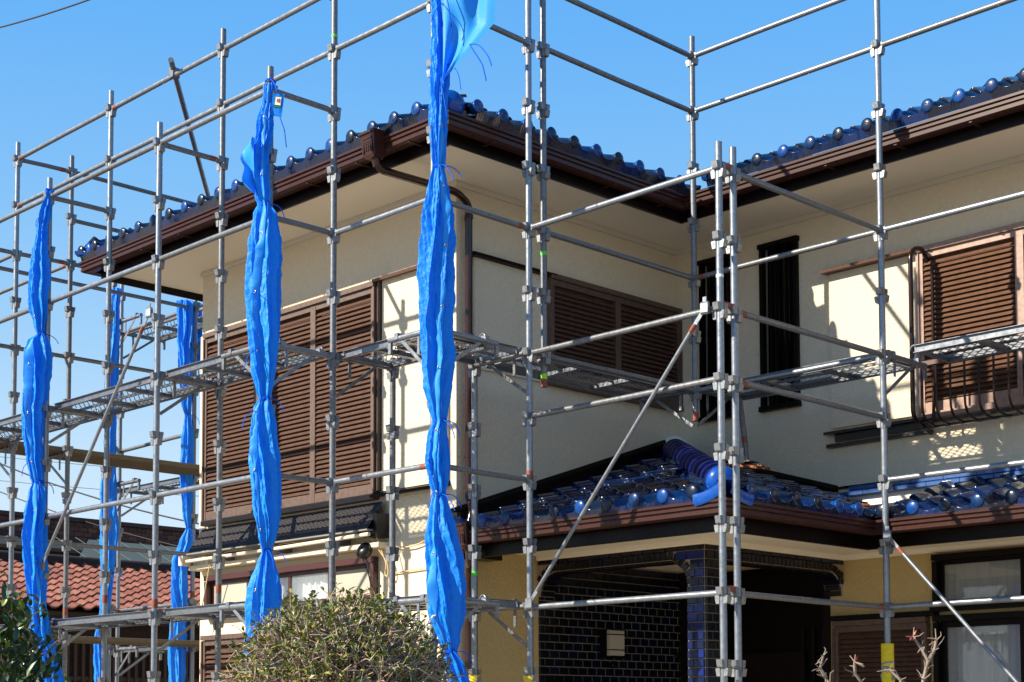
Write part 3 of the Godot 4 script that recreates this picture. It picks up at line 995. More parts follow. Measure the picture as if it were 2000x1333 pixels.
func brick(parent: Node3D, c: Vector3, b: Basis, sx: float, sy: float, blue := false) -> void:
	var m := rng.randi() % 4
	if blue:
		m = 4 + rng.randi() % 3
	inst("brick", brick_mesh(snappedf(sx, 0.004), sy), M["brick_%d" % m], parent, Transform3D(b * Basis(Vector3.RIGHT, wob(0.006)) * Basis(Vector3.UP, wob(0.006)), c + b.z * wob(0.0012)))

func build_porch(house: Node3D) -> void:
	var X := Vector3.RIGHT
	var Z := Vector3.BACK
	var U := Vector3.UP
	var ZP := -9.455
	var XP := -7.551
	var PT := 2.862
	var row := 0.0695
	var col := 0.1168
	# brick-clad recess wall
	var bw := group3("brick_wall", house)
	bw.set_meta("label", "porch wall of dark blue glazed bricks with a wall lamp")
	var st := new_st()
	bb(st, Vector3(XE - 0.14, 0, ZP + 0.0), Vector3(XE, 3.0, ZR))
	part("mortar_bed", st, M.mortar, bw)
	var r := 0
	var y := PT - row * 0.5
	var b := Basis(-Z, U, X)
	while y > 1.66:
		var zz := ZP - 0.002 - (col * 0.5 if r % 2 == 0 else 0.0)
		if r % 2 == 0:
			brick(bw, Vector3(XE + 0.004, y, ZP - 0.002 - col * 0.25), b, 0.05, 0.0615)
		while zz > ZR + 0.03:
			var w := minf(0.108, zz - ZR - 0.008)
			brick(bw, Vector3(XE + 0.004, y, zz - w * 0.5), b, w, 0.0615)
			zz -= col
		y -= row
		r += 1
	st = new_st()
	while y > 0.03:
		var zz := ZP - 0.06 * (r % 2)
		while zz > ZR + 0.11:
			box(st, Vector3(XE + 0.008, y, zz - 0.056), Vector3(0.02, 0.0615, 0.108))
			zz -= col
		y -= row
		r += 1
	var low := part("lower_bricks", st, M.brick_0, bw)
	low.set_meta("kind", "stuff")
	# lamp, bell and sensor on the wall
	var lamp := group3("wall_lamp", house)
	lamp.set_meta("label", "white box lamp with two dark bands on the brick wall")
	st = new_st()
	cbox(st, Vector3(XE + 0.09, 2.178, -10.33), Vector3(0.035, 0.225, 0.19), 0.006)
	part("lamp_shade", st, M.screen, lamp)
	st = new_st()
	bb(st, Vector3(XE + 0.012, 2.06, -10.422), Vector3(XE + 0.0725, 2.295, -10.225))
	part("lamp_back", st, M.dark_shutter, lamp)
	st = new_st()
	for yy in [2.252, 2.118]:
		bb(st, Vector3(XE + 0.018, yy - 0.004, -10.428), Vector3(XE + 0.113, yy + 0.004, -10.232))
	bb(st, Vector3(XE + 0.02, 2.05, -10.22), Vector3(XE + 0.06, 2.3, -10.205))
	bb(st, Vector3(XE + 0.016, 2.055, -10.43), Vector3(XE + 0.112, 2.0645, -10.23))
	bb(st, Vector3(XE + 0.016, 2.2915, -10.43), Vector3(XE + 0.112, 2.3, -10.23))
	part("lamp_frame", st, M.dark_frame, lamp)
	st = new_st()
	lathe(st, [Vector2(0.0, 0.03), Vector2(0.025, 0.02), Vector2(0.03, 0.0), Vector2(0.024, -0.02), Vector2(0, -0.03)], 14, Transform3D(Basis.IDENTITY, Vector3(XE + 0.05, 1.985, -10.33)))
	part("sensor", st, M.dark_frame, lamp)
	st = new_st()
	lathe(st, [Vector2(0, 0.02), Vector2(0.03, 0.015), Vector2(0.033, 0)], 16, Transform3D(Basis(Z, -PI / 2), Vector3(XE + 0.02, 2.09, -11.25)))
	part("door_bell", st, M.dark_frame, house)
	# porch frame of brick: two arches on one corner pillar
	var pa := group3("porch_arch", house)
	pa.set_meta("label", "dark blue brick porch frame with two flat arches on a corner pillar")
	st = new_st()
	var iy := 2.745
	var rad := 0.2
	var spring := iy - rad
	var pw := 0.165
	# front beam with rounded haunches
	var prof := PackedVector2Array()
	prof.append(Vector2(XE + 0.0, PT))
	prof.append(Vector2(XE + 0.0, spring))
	for k in 9:
		var t := PI * 0.5 * k / 8.0
		prof.append(Vector2(XE + 0.02 + rad * (1.0 - cos(t)), spring + rad * sin(t)))
	for k in 9:
		var t := PI * 0.5 * (8 - k) / 8.0
		prof.append(Vector2(XP - pw - rad * (1.0 - cos(t)), spring + rad * sin(t)))
	prof.append(Vector2(XP - pw, spring))
	prof.append(Vector2(XP - 0.0, spring))
	prof.append(Vector2(XP - 0.0, PT))
	extrude(st, prof, Vector3(0, 0, ZP - 0.17), Vector3(0, 0, ZP), X)
	# side beam
	var prof2 := PackedVector2Array()
	prof2.append(Vector2(ZP - 0.17, PT))
	prof2.append(Vector2(ZP - 0.17, iy))
	for k in 9:
		var t := PI * 0.5 * (8 - k) / 8.0
		prof2.append(Vector2(ZR + rad * (1.0 - cos(t)), spring + rad * sin(t)))
	prof2.append(Vector2(ZR, PT))
	extrude(st, prof2, Vector3(XP - 0.17, 0, 0), Vector3(XP, 0, 0), Z)
	bb(st, Vector3(XP - pw, 0, ZP - 0.17), Vector3(XP, spring, ZP))
	part("mortar_bed", st, M.mortar, pa)
	var fb := Basis(X, U, Z)
	var sb := Basis(-Z, U, X)
	# top course and voussoirs of the front
	var x := XE + 0.01
	while x < XP - 0.02:
		var w := minf(0.108, XP - x - 0.002)
		brick(pa, Vector3(x + w * 0.5, PT - 0.028, ZP + 0.004), fb, w, 0.046)
		x += col
	x = XE + 0.25
	while x < XP - pw - rad - 0.01:
		brick(pa, Vector3(x, iy + 0.033, ZP + 0.004), fb, 0.048, 0.062)
		brick(pa, Vector3(x, iy - 0.003, ZP - 0.085), Basis(X, -Z, U * -1.0), 0.048, 0.15)
		x += 0.057
	for s in [0, 1]:
		for k in 6:
			var t := PI * 0.5 * (k + 0.5) / 6.0
			var cx: float = XE + 0.02 + rad * (1.0 - cos(t)) if s == 0 else XP - pw - rad * (1.0 - cos(t))
			var sgn := -1.0 if s == 0 else 1.0
			var nrm := Vector3(sgn * cos(t), sin(t), 0)
			var tan := Vector3(sin(t), -sgn * cos(t), 0)
			var c := Vector3(cx, spring + rad * sin(t), ZP + 0.004) + nrm * 0.033
			if s == 1 or c.x > XE + 0.022:
				brick(pa, c, Basis(tan, nrm, tan.cross(nrm)), 0.044, 0.06)
			brick(pa, Vector3(cx, spring + rad * sin(t), ZP - 0.085) - nrm * 0.004, Basis(tan, Z, -nrm), 0.044, 0.15)
	# pillar courses, front and side
	y = PT - 0.056 - row * 0.5
	r = 0
	while y > 1.55:
		var left := XP - pw
		if y > spring:
			left = XP - pw + 0.03 - rad * 0.0
			if y > iy - 0.02:
				left = XP - 0.27
		var wtot := XP - left
		var cut := wtot * (0.62 if r % 2 else 0.38)
		brick(pa, Vector3(left + cut * 0.5, y, ZP + 0.004), fb, cut - 0.008, 0.0615, true)
		brick(pa, Vector3(left + cut + (wtot - cut) * 0.5, y, ZP + 0.004), fb, wtot - cut - 0.008, 0.0615, true)
		cut = 0.17 * (0.4 if r % 2 else 0.62)
		brick(pa, Vector3(XP + 0.004, y, ZP - cut * 0.5), sb, cut - 0.008, 0.0615)
		brick(pa, Vector3(XP + 0.004, y, ZP - 0.085 - cut * 0.5), sb, 0.17 - cut - 0.008, 0.0615)
		y -= row
		r += 1
	# side beam courses
	var zz := ZP - 0.01
	while zz > ZR + 0.02:
		var w := minf(0.108, zz - ZR - 0.004)
		brick(pa, Vector3(XP + 0.004, PT - 0.028, zz - w * 0.5), sb, w, 0.046)
		zz -= col
	zz = ZP - 0.2
	while zz > ZR + rad + 0.01:
		brick(pa, Vector3(XP + 0.004, iy + 0.033, zz), sb, 0.048, 0.062)
		brick(pa, Vector3(XP - 0.085, iy - 0.003, zz), Basis(-Z, -X, -U), 0.048, 0.15)
		zz -= 0.057
	for k in 6:
		var t := PI * 0.5 * (k + 0.5) / 6.0
		var cz := ZR + rad * (1.0 - cos(t))
		var nrm := Vector3(0, sin(t), -cos(t))
		var tan := Vector3(0, cos(t), sin(t)) * -1.0
		var c := Vector3(XP + 0.004, spring + rad * sin(t), cz) + nrm * 0.033
		if c.z > ZR + 0.03:
			brick(pa, c, Basis(tan, nrm, tan.cross(nrm)), 0.044, 0.06)
		brick(pa, Vector3(XP - 0.085, spring + rad * sin(t), cz) - nrm * 0.004, Basis(tan, X, -nrm), 0.044, 0.15)
	for k in 2:
		brick(pa, Vector3(XP + 0.004, iy - 0.02 - 0.055 * k, ZR + 0.035), sb, 0.05, 0.05)
	# ceiling of the porch
	st = new_st()
	bb(st, Vector3(XE, 2.876, ZP - 0.0), Vector3(XP, 2.9, ZR))
	part("porch_ceiling", st, M.soffit, house)
	# entrance: dark door with panels and upright bars
	var ent := group3("entrance", house)
	ent.set_meta("label", "dark brown entrance door in the shade of the porch")
	st = new_st()
	bb(st, Vector3(XE, 0, ZR - 0.3), Vector3(-7.6, 2.9, ZR - 0.25))
	part("entrance_wall", st, M.dark_frame, ent)
	st = new_st()
	cbox(st, Vector3(-8.55, 1.05, ZR - 0.22), Vector3(0.9, 2.1, 0.05), 0.006)
	for px in [-8.75, -8.4]:
		cbox(st, Vector3(px, 1.35, ZR - 0.19), Vector3(0.22, 0.9, 0.02), 0.006)
	part("door", st, M.dark_shutter, ent)
	for px in [-8.06, -7.95, -7.84]:
		st = new_st()
		bb(st, Vector3(px, 0.0, ZR - 0.15), Vector3(px + 0.03, 2.3, ZR - 0.11))
		part("bar", st, M.dark_shutter, ent)
	st = new_st()
	bb(st, Vector3(XE + 0.02, 0, ZR - 0.2), Vector3(XE + 0.1, 2.86, ZR + 0.012))
	part("door_jamb", st, M.dark_shutter, ent)
	st = new_st()
	bb(st, Vector3(-7.73, 0, ZR - 0.2), Vector3(-7.675, 2.6, ZR + 0.02))
	part("door_jamb", st, M.dark_shutter, ent)
	# ---- lower eaves
	var FZ := -8.58
	var FX := -6.69
	var FR := -10.37
	st = new_st()
	bb(st, Vector3(XE, 2.885, FZ - 0.02), Vector3(FX - 0.02, 2.905, ZP))
	bb(st, Vector3(XP, 2.885, ZP), Vector3(FX - 0.02, 2.905, ZR))
	bb(st, Vector3(FX - 0.02, 2.885, FR - 0.02), Vector3(-1.0, 2.905, ZR))
	part("soffit", st, M.soffit, house)
	st = new_st()
	var cor := PackedVector2Array([Vector2(0, 0), Vector2(0.02, 0), Vector2(0.03, 0.014), Vector2(0.03, 0.04), Vector2(0, 0.04)])
	extrude(st, cor, Vector3(XE + 0.02, 2.845, ZP + 0.014), Vector3(XP + 0.014, 2.845, ZP + 0.014), Z, U, 0.0, 1.0)
	extrude(st, cor, Vector3(XP + 0.014, 2.845, ZP + 0.014), Vector3(XP + 0.014, 2.845, ZR), X, U, 1.0, -1.0)
	extrude(st, cor, Vector3(XP + 0.014, 2.845, ZR), Vector3(-1.74, 2.845, ZR), Z, U, -1.0, 0.0)
	part("cornice", st, M.soffit, house)
	var fas := PackedVector2Array([Vector2(-0.02, 0), Vector2(0.0, 0), Vector2(0.004, 0.006), Vector2(0.004, 0.155), Vector2(-0.02, 0.155)])
	for seg in [[Vector3(XE + 0.16, 2.8, FZ), Vector3(FX, 2.8, FZ), Z, 0.0, 1.0], [Vector3(FX, 2.8, FZ), Vector3(FX, 2.8, FR), X, 1.0, -1.0], [Vector3(FX, 2.8, FR), Vector3(-1.0, 2.8, FR), Z, -1.0, 0.0]]:
		st = new_st()
		extrude(st, fas, seg[0], seg[1], seg[2], U, seg[3], seg[4])
		part("fascia", st, M.fascia, house)
		st = new_st()
		extrude(st, gutter_profile(), seg[0] + U * 0.1, seg[1] + U * 0.1, seg[2], U, seg[3], seg[4])
		part("gutter", st, M.gutter, house)
	st = new_st()
	bb(st, Vector3(XE, 2.8, FZ - 0.3), Vector3(XE + 0.16, 2.98, FZ - 0.02))
	part("fascia", st, M.fascia, house)

func build_lower_roof(house: Node3D) -> void:
	var X := Vector3.RIGHT
	var Z := Vector3.BACK
	var U := Vector3.UP
	var lr := group3("porch_roof", house)
	var sl := 0.333
	var ez := -8.43
	var ex := -6.54
	var er := -10.24
	var hf := func(x: float, z: float) -> float:
		var dp := minf(ez - z, ex - x)
		var dr := er - z
		return 2.945 + sl * maxf(maxf(dp, dr), 0.0)
	var st := new_st()
	# underlay: front, side and right slopes
	var c0 := Vector3(ex, 2.945, ez)
	quad(st, Vector3(XE, 2.945, ez), c0, Vector3(XE, 2.945 + sl * (ex - XE), ez - (ex - XE)), Vector3(XE, 2.945 + sl * (ex - XE), ez - (ex - XE)))
	var vy := 2.945 + sl * (er - ZR)
	var vx := ex - (er - ZR)
	quad(st, c0, Vector3(ex, 2.945, er), Vector3(vx, vy, ZR), Vector3(XE, 2.945 + sl * (ex - XE), ZR))
	tri(st, c0, Vector3(XE, 2.945 + sl * (ex - XE), ZR), Vector3(XE, 2.945 + sl * (ex - XE), ez - (ex - XE)))
	quad(st, Vector3(ex, 2.945, er), Vector3(-1.0, 2.945, er), Vector3(-1.0, vy, ZR), Vector3(vx, vy, ZR))
	part("roof_underlay", st, M.roof_deck, lr)
	var ey := 3.015
	lay_tiles(lr, Vector3(-9.4555, ey, ez - 0.01), X, Z, sl, 12, 13, func(p: Vector3) -> bool: return ez - p.z < ex - p.x - 0.02 and p.x > XE - 0.02 and p.z > ZR)
	lay_tiles(lr, Vector3(ex - 0.01, ey, -8.69), -Z, X, sl, 12, 13, func(p: Vector3) -> bool: return ex - p.x < ez - p.z - 0.02 and p.z > ZR + 0.03 and ex - p.x > er - p.z - 0.06 and p.x > XE)
	lay_tiles(lr, Vector3(-6.47, ey, er - 0.01), X, Z, sl, 18, 5, func(p: Vector3) -> bool: return er - p.z > ex - p.x - 0.02 and p.z > ZR - 0.02)
	lay_hip(lr, Vector3(-6.71, 3.135, -8.6), Vector3(-9.27, 3.135 + sl * 2.56, -11.16), 0.1)
	# upturned tiles at the foot of the hip
	for s in [0, 1]:
		st = new_st()
		var loop := []
		for k in 13:
			var t := k / 12.0
			var off := 0.26 - 0.245 * t
			var top := 3.05 + 0.07 * t * t
			var ctr := Vector3(ex - off, 0, ez + 0.02) if s == 0 else Vector3(ex + 0.02, 0, ez - off)
			var dout := Z if s == 0 else X
			loop.append([ctr + U * (top - 0.085), ctr + dout * 0.015 + U * (top - 0.06), ctr + dout * 0.018 + U * (top - 0.012), ctr + U * top, ctr - dout * 0.12 + U * (top + 0.012)])
		inst("corner_tile", sheet(loop), M.ridge_end, lr)
	# flashing where the roof meets the walls
	st = new_st()
	var fl := PackedVector2Array([Vector2(0, -0.1), Vector2(0.05, -0.1), Vector2(0.05, 0.01), Vector2(0.015, 0.045), Vector2(0, 0.045)])
	extrude(st, fl, Vector3(XE, 3.155, ez - 0.02), Vector3(XE, 3.155 + sl * 2.66, ez - 2.68), X)
	extrude(st, fl, Vector3(-8.95, 3.86, ZR), Vector3(-7.58, 3.445, ZR), Z)
	part("flashing", st, M.dark_frame, lr)
	# plaster behind the head of the hip
	st = new_st()
	lathe(st, [Vector2(0.0, 0.05), Vector2(0.11, 0.05), Vector2(0.145, 0.0), Vector2(0.145, -0.08)], 20, Transform3D(Basis(Vector3(1, 0, -1).normalized(), PI / 2), Vector3(-9.27, 3.985, -11.19)))
	part("plaster", st, M.white_plaster, lr)
	# flat blue tiles and plaster at the head of the right slope
	st = new_st()
	bb(st, Vector3(-7.5, 3.28, ZR), Vector3(-1.8, 3.372, ZR + 0.05))
	part("plaster", st, M.white_plaster, lr)
	for c in 2:
		var x := -7.56 + 0.15 * c
		while x < -3.2:
			st = new_st()
			cbox(st, Vector3(x + 0.147, 3.392 + 0.042 * c, ZR + 0.055 - 0.008 * c), Vector3(0.11, 0.038, 0.29), 0.005, Basis(Z, U, -X))
			part("flat_tile", st, M.noshi, lr)
			x += 0.296
	st = new_st()
	bb(st, Vector3(-7.65, 3.456, ZR), Vector3(-1.8, 3.474, ZR + 0.03))
	part("flashing", st, M.dark_frame, lr)
	# broken clay at the foot of the valley
	for k in 12:
		st = new_st()
		cbox(st, Vector3(-6.56 + wob(0.05) - 0.018 * k, 3.035 + 0.012 * k + wob(0.006), -10.25 - 0.02 * k + wob(0.03)), Vector3(0.05 + wob(0.02), 0.016, 0.09 + wob(0.03)), 0.003, Basis(U, rng.randf() * 3.0) * Basis(X, wob(0.4)))
		part("broken_tile", st, M.clay, lr)

func build_drains(house: Node3D) -> void:
	var U := Vector3.UP
	# hopper on the upper gutter and the pipe that leads back to the corner
	var st := new_st()
	var hop := [[0.085, 0.17, 0.075], [0.08, 0.14, 0.07], [0.07, 0.0, 0.055], [0.05, -0.02, 0.045]]
	var build_hopper := func(c: Vector3, s: SurfaceTool) -> void:
		for k in hop.size() - 1:
			var a: Array = hop[k]
			var b: Array = hop[k + 1]
			var top := [Vector3(-a[0], a[1], -a[2]), Vector3(a[0], a[1], -a[2]), Vector3(a[0], a[1], a[2]), Vector3(-a[0], a[1], a[2])]
			var bot := [Vector3(-b[0], b[1], -b[2]), Vector3(b[0], b[1], -b[2]), Vector3(b[0], b[1], b[2]), Vector3(-b[0], b[1], b[2])]
			for e in 4:
				var f := (e + 1) % 4
				quad(s, c + bot[f], c + bot[e], c + top[e], c + top[f])
		box(s, c + Vector3(0, 0.172, 0), Vector3(0.19, 0.02, 0.17))
		box(s, c + Vector3(0, -0.02, 0), Vector3(0.1, 0.004, 0.09))
		for r in 5:
			for q in 3:
				box(s, c + Vector3(-0.024 + 0.024 * q, 0.035 + 0.016 * r, 0.062 + 0.0011 * r), Vector3(0.015, 0.009, 0.006))
		box(s, c + Vector3(-0.05, 0.07, 0.064), Vector3(0.006, 0.11, 0.01))
		box(s, c + Vector3(0.05, 0.07, 0.064), Vector3(0.006, 0.11, 0.01))
		box(s, c + Vector3(0, 0.125, 0.069), Vector3(0.1, 0.006, 0.01))
	build_hopper.call(Vector3(-9.29, 5.86, -7.62), st)
	part("hopper", st, M.gutter, house)
	var p := bend([Vector3(-9.28, 5.845, -7.63), Vector3(-9.28, 5.765, -7.65), Vector3(-9.2, 5.745, -8.4), Vector3(-9.262, 5.7, -8.59), Vector3(-9.262, 3.27, -8.59), Vector3(-9.16, 3.2, -8.54), Vector3(-9.16, 3.06, -8.5)], 0.07)
	pipe("downpipe", p, 0.031, M.pipe_brown, house, 18)
	for y in [5.58, 4.6, 3.62]:
		st = new_st()
		tube(st, [Vector3(-9.262, y, -8.59), Vector3(-9.262, y + 0.03, -8.59)], 0.036, 16)
		box(st, Vector3(-9.31, y + 0.015, -8.62), Vector3(0.06, 0.012, 0.02))
		part("pipe_clamp", st, M.pipe_brown, house)
	st = new_st()
	tube(st, [Vector3(-9.28, 5.83, -7.632), Vector3(-9.28, 5.79, -7.645)], 0.037, 16)
	part("pipe_socket", st, M.pipe_brown, house)
	st = new_st()
	build_hopper.call(Vector3(-9.16, 2.88, -8.46), st)
	bb(st, Vector3(-9.42, 2.9, -8.5), Vector3(-9.255, 2.975, -8.42))
	part("hopper", st, M.gutter, house)
	var p2 := bend([Vector3(-9.14, 2.87, -8.47), Vector3(-9.13, 2.76, -8.48), Vector3(-9.25, 2.7, -8.585), Vector3(-9.275, 2.55, -8.6), Vector3(-9.275, 0.02, -8.6)], 0.07)
	pipe("downpipe", p2, 0.031, M.pipe_brown, house, 18)
	# small floodlight under the upper pipe foot
	st = new_st()
	lathe(st, [Vector2(0, 0.05), Vector2(0.045, 0.045), Vector2(0.055, 0.01), Vector2(0.05, -0.02), Vector2(0.02, -0.05), Vector2(0, -0.05)], 18, Transform3D(Basis(Vector3.RIGHT, PI * 0.4), Vector3(-9.25, 3.06, -8.46)))
	part("floodlight", st, M.tile_end_0, house)
	st = new_st()
	cbox(st, Vector3(-9.28, 3.13, -8.47), Vector3(0.1, 0.06, 0.08), 0.006)
	part("floodlight_bracket", st, M.black_paint, house)

# ------------------------------------------------------------------ scaffolding
func coupler_mesh() -> ArrayMesh:
	if shared.has("coupler"):
		return shared.coupler
	var st := new_st()
	for q in [[Vector3.BACK, 0.027], [Vector3.FORWARD, 0.027], [Vector3.RIGHT, -0.03], [Vector3.LEFT, -0.03]]:
		var o: Vector3 = q[0]
		var s := o.cross(Vector3.UP)
		var prof := PackedVector2Array([Vector2(0.016, -0.026), Vector2(0.04, -0.026), Vector2(0.045, -0.02), Vector2(0.053, 0.024), Vector2(0.05, 0.027), Vector2(0.016, 0.027)])
		var c := Vector3.UP * float(q[1])
		extrude(st, prof, c - s * 0.023, c + s * 0.023, o)
	shared.coupler = done(st)
	return shared.coupler

func post(parent: Node3D, x: float, z: float, y0: float, y1: float, k0: int, k1: int, band := 0.0) -> void:
	var st := new_st()
	tube(st, [Vector3(x, y0, z), Vector3(x, y1 - 0.004, z), Vector3(x, y1, z)], PR, 18)
	var worn := rng.randf() < 0.35
	var p := part("post", st, M.steel_worn if worn else M.steel, parent)
	for k in range(k0, k1 + 1):
		var xf := Transform3D(Basis(Vector3.UP, wob(0.06)), Vector3(x, H(k) + wob(0.004), z))
		inst("coupler", coupler_mesh(), M.cast, p, xf)
	if band > 0.0:
		paint(p, Vector3(x, band, z), Vector3.UP, 0.07, PR + 0.0008, M.red_band)

func paint(parent: Node3D, c: Vector3, d: Vector3, length: float, r: float, m: Material) -> void:
	var st := new_st()
	tube(st, [c - d * length * 0.5, c + d * length * 0.5], r, 16, -1.0, false)
	part("paint_band", st, m, parent)

func rail(parent: Node3D, a: Vector3, b: Vector3, worn := false) -> void:
	var d := (b - a).normalized()
	a += d * 0.04
	b -= d * 0.04
	var st := new_st()
	var sag := Vector3.UP * wob(0.004)
	tube(st, [a, a.lerp(b, 0.5) + sag, b], RR, 16)
	# forged ends with their wedges
	var s := d.cross(Vector3.UP)
	for e in [[a, -1.0], [b, 1.0]]:
		var p: Vector3 = e[0] + d * 0.008 * float(e[1])
		cbox(st, p, Vector3(0.034, 0.05, 0.036), 0.006, Basis(s, Vector3.UP, -d))
		box(st, p + Vector3(0, -0.035, 0) + d * 0.012 * float(e[1]), Vector3(0.012, 0.1, 0.016), Basis(s, Vector3.UP, -d))
	var o := part("rail", st, M.steel_worn if worn or rng.randf() < 0.3 else M.steel, parent)
	if rng.randf() < 0.22:
		paint(o, a + d * 0.05, d, 0.05, RR + 0.0008, M.red_band)
	if rng.randf() < 0.2:
		paint(o, b - d * 0.06, d, 0.05, RR + 0.0008, M.red_band)

# bracket: pipe along d from a post, strut and diagonal below, pegs on top
func bracket(parent: Node3D, a: Vector3, d: Vector3, length := 0.58, pegs := true) -> void:
	var st := new_st()
	tube(st, [a + d * 0.03, a + d * length], RR, 14)
	var s := d.cross(Vector3.UP)
	var bs := Basis(s, Vector3.UP, -d)
	# flat strut and diagonal
	box(st, a + d * 0.16 - Vector3.UP * 0.085, Vector3(0.008, 0.13, 0.024), bs)
	var p0 := a + d * 0.03 - Vector3.UP * 0.3
	var p1 := a + d * (length * 0.72) - Vector3.UP * 0.02
	var dd := (p1 - p0).normalized()
	box(st, (p0 + p1) * 0.5, Vector3(0.007, 0.026, (p1 - p0).length()), Basis(s, s.cross(-dd), -dd))
	# forged head and drop end
	cbox(st, a + d * 0.045, Vector3(0.04, 0.056, 0.04), 0.006, bs)
	cbox(st, a + d * (length - 0.01) - Vector3.UP * 0.045, Vector3(0.022, 0.12, 0.028), 0.006, bs)
	if pegs:
		for t in [0.2, 0.8]:
			cbox(st, a + d * length * t + Vector3.UP * 0.012, Vector3(0.05, 0.05, 0.04), 0.005, bs)
	part("bracket", st, M.steel_worn if rng.randf() < 0.5 else M.steel, parent)

func lattice_mesh(length: float, width: float) -> ArrayMesh:
	var key := "lat_%.2f_%.2f" % [length, width]
	if shared.has(key):
		return shared[key]
	var st := new_st()
	var dx := 0.036
	var n := int(length / dx)
	var row := 0.0255
	var m := int(width / row)
	var hw := 0.0042
	for j in m:
		var y0 := -width * 0.5 + row * (j + 0.5)
		for i in n:
			var x0 := -length * 0.5 + dx * i
			var za := y0 + (0.0125 if (i + j) % 2 else -0.0125)
			var zb := y0 + (0.0125 if (i + 1 + j) % 2 else -0.0125)
			var ha := 0.003 if (i + j) % 2 else -0.003
			quad(st, Vector3(x0, ha, za + hw), Vector3(x0 + dx, -ha, zb + hw), Vector3(x0 + dx, -ha + 0.002, zb - hw), Vector3(x0, ha + 0.002, za - hw))
	shared[key] = done(st)
	return shared[key]

# working platform: side channels, ribs, hooks and an expanded-metal floor; a and b are its end points
func deck(parent: Node3D, a: Vector3, b: Vector3, width := 0.5) -> void:
	var d := (b - a).normalized()
	var s := d.cross(Vector3.UP).normalized()
	var length := (b - a).length() - 0.09
	var c := (a + b) * 0.5
	var bs := Basis(d, Vector3.UP, s)
	var dk := group3("deck", parent)
	var st := new_st()
	for e in [-1.0, 1.0]:
		st = new_st()
		var o: Vector3 = c + s * e * (width * 0.5 - 0.012)
		var chan := PackedVector2Array([Vector2(-0.012, -0.03), Vector2(0.014, -0.03), Vector2(0.014, -0.026), Vector2(-0.008, -0.026), Vector2(-0.008, 0.024), Vector2(0.012, 0.024), Vector2(0.012, 0.028), Vector2(-0.012, 0.028)])
		if e < 0.0:
			var flipped := PackedVector2Array()
			for v in chan:
				flipped.append(Vector2(-v.x, v.y))
			chan = flipped
		extrude(st, chan, o - d * length * 0.5, o + d * length * 0.5, s)
		for t in [-1.0, 1.0]:
			var hk := []
			for k in 7:
				var an: float = PI * k / 6.0
				hk.append(o - s * e * 0.05 + d * t * (length * 0.5 + 0.03 - 0.033 * cos(an)) + Vector3.UP * (0.005 + 0.036 * sin(an)))
			tube(st, hk, 0.009, 7)
		part("side_channel", st, M.deck_steel, dk)
	st = new_st()
	for e in [-0.17, 0.0, 0.17]:
		box(st, c + s * e * width / 0.5 + Vector3.UP * 0.006, Vector3(length, 0.022, 0.012), bs)
	for k in 4:
		box(st, c + d * length * (-0.495 + 0.33 * k) + Vector3.UP * -0.006, Vector3(0.02, 0.034, width - 0.05), bs)
	for k in 2:
		box(st, c + d * length * (-0.17 + 0.34 * k) - Vector3.UP * 0.022, Vector3(0.05, 0.004, width - 0.05), bs)
	part("rib", st, M.deck_steel, dk)
	var o2 := inst("expanded_metal", lattice_mesh(length, width - 0.05), M.deck_steel, dk, Transform3D(bs, c + Vector3.UP * 0.021))
	o2.set_meta("label", "diamond mesh floor of the platform")

func brace(parent: Node3D, a: Vector3, b: Vector3, r := 0.0145) -> void:
	var d := (b - a).normalized()
	var st := new_st()
	tube(st, [a + d * 0.12, b - d * 0.12], r, 12)
	var s := d.cross(Vector3.UP).normalized()
	var n := s.cross(d)
	for e in [[a, 1.0], [b, -1.0]]:
		box(st, e[0] + d * 0.075 * float(e[1]), Vector3(0.006, 0.03, 0.15), Basis(s, n, -d))
		# hinge plates of the head
		cbox(st, e[0], Vector3(0.03, 0.085, 0.055), 0.012, Basis(Vector3.UP, 0.2) * Basis(s, Vector3.UP, s.cross(Vector3.UP)))
		box(st, e[0] + Vector3(0, 0.05, 0), Vector3(0.008, 0.05, 0.03), Basis(s, Vector3.UP, s.cross(Vector3.UP)))
	var o := part("brace", st, M.steel, parent)
	paint(o, a + d * 0.16, d, 0.06, r + 0.0015, M.red_band)

func foam(parent: Node3D, x: float, z: float, y0: float, y1: float) -> void:
	var st := new_st()
	var pts := []
	for i in 9:
		var t := i / 8.0
		pts.append(Vector3(x + 0.003 * sin(t * 5.0), lerpf(y0, y1, t), z))
	tube(st, pts, 0.047, 20)
	var f := part("foam_sleeve", st, M.yellow_foam, parent)
	f.set_meta("label", "yellow foam sleeve round the foot of the post")
	st = new_st()
	for q in [0.0, 0.02]:
		var ring := []
		for k in 17:
			var a := TAU * k / 16.0
			ring.append(Vector3(x + 0.049 * cos(a), y1 - 0.19 + q * 2.0 + 0.012 * sin(a + q * 60.0), z + 0.049 * sin(a)))
		tube(st, ring, 0.0035, 6)
	part("tie", st, M.rope_blue, f)

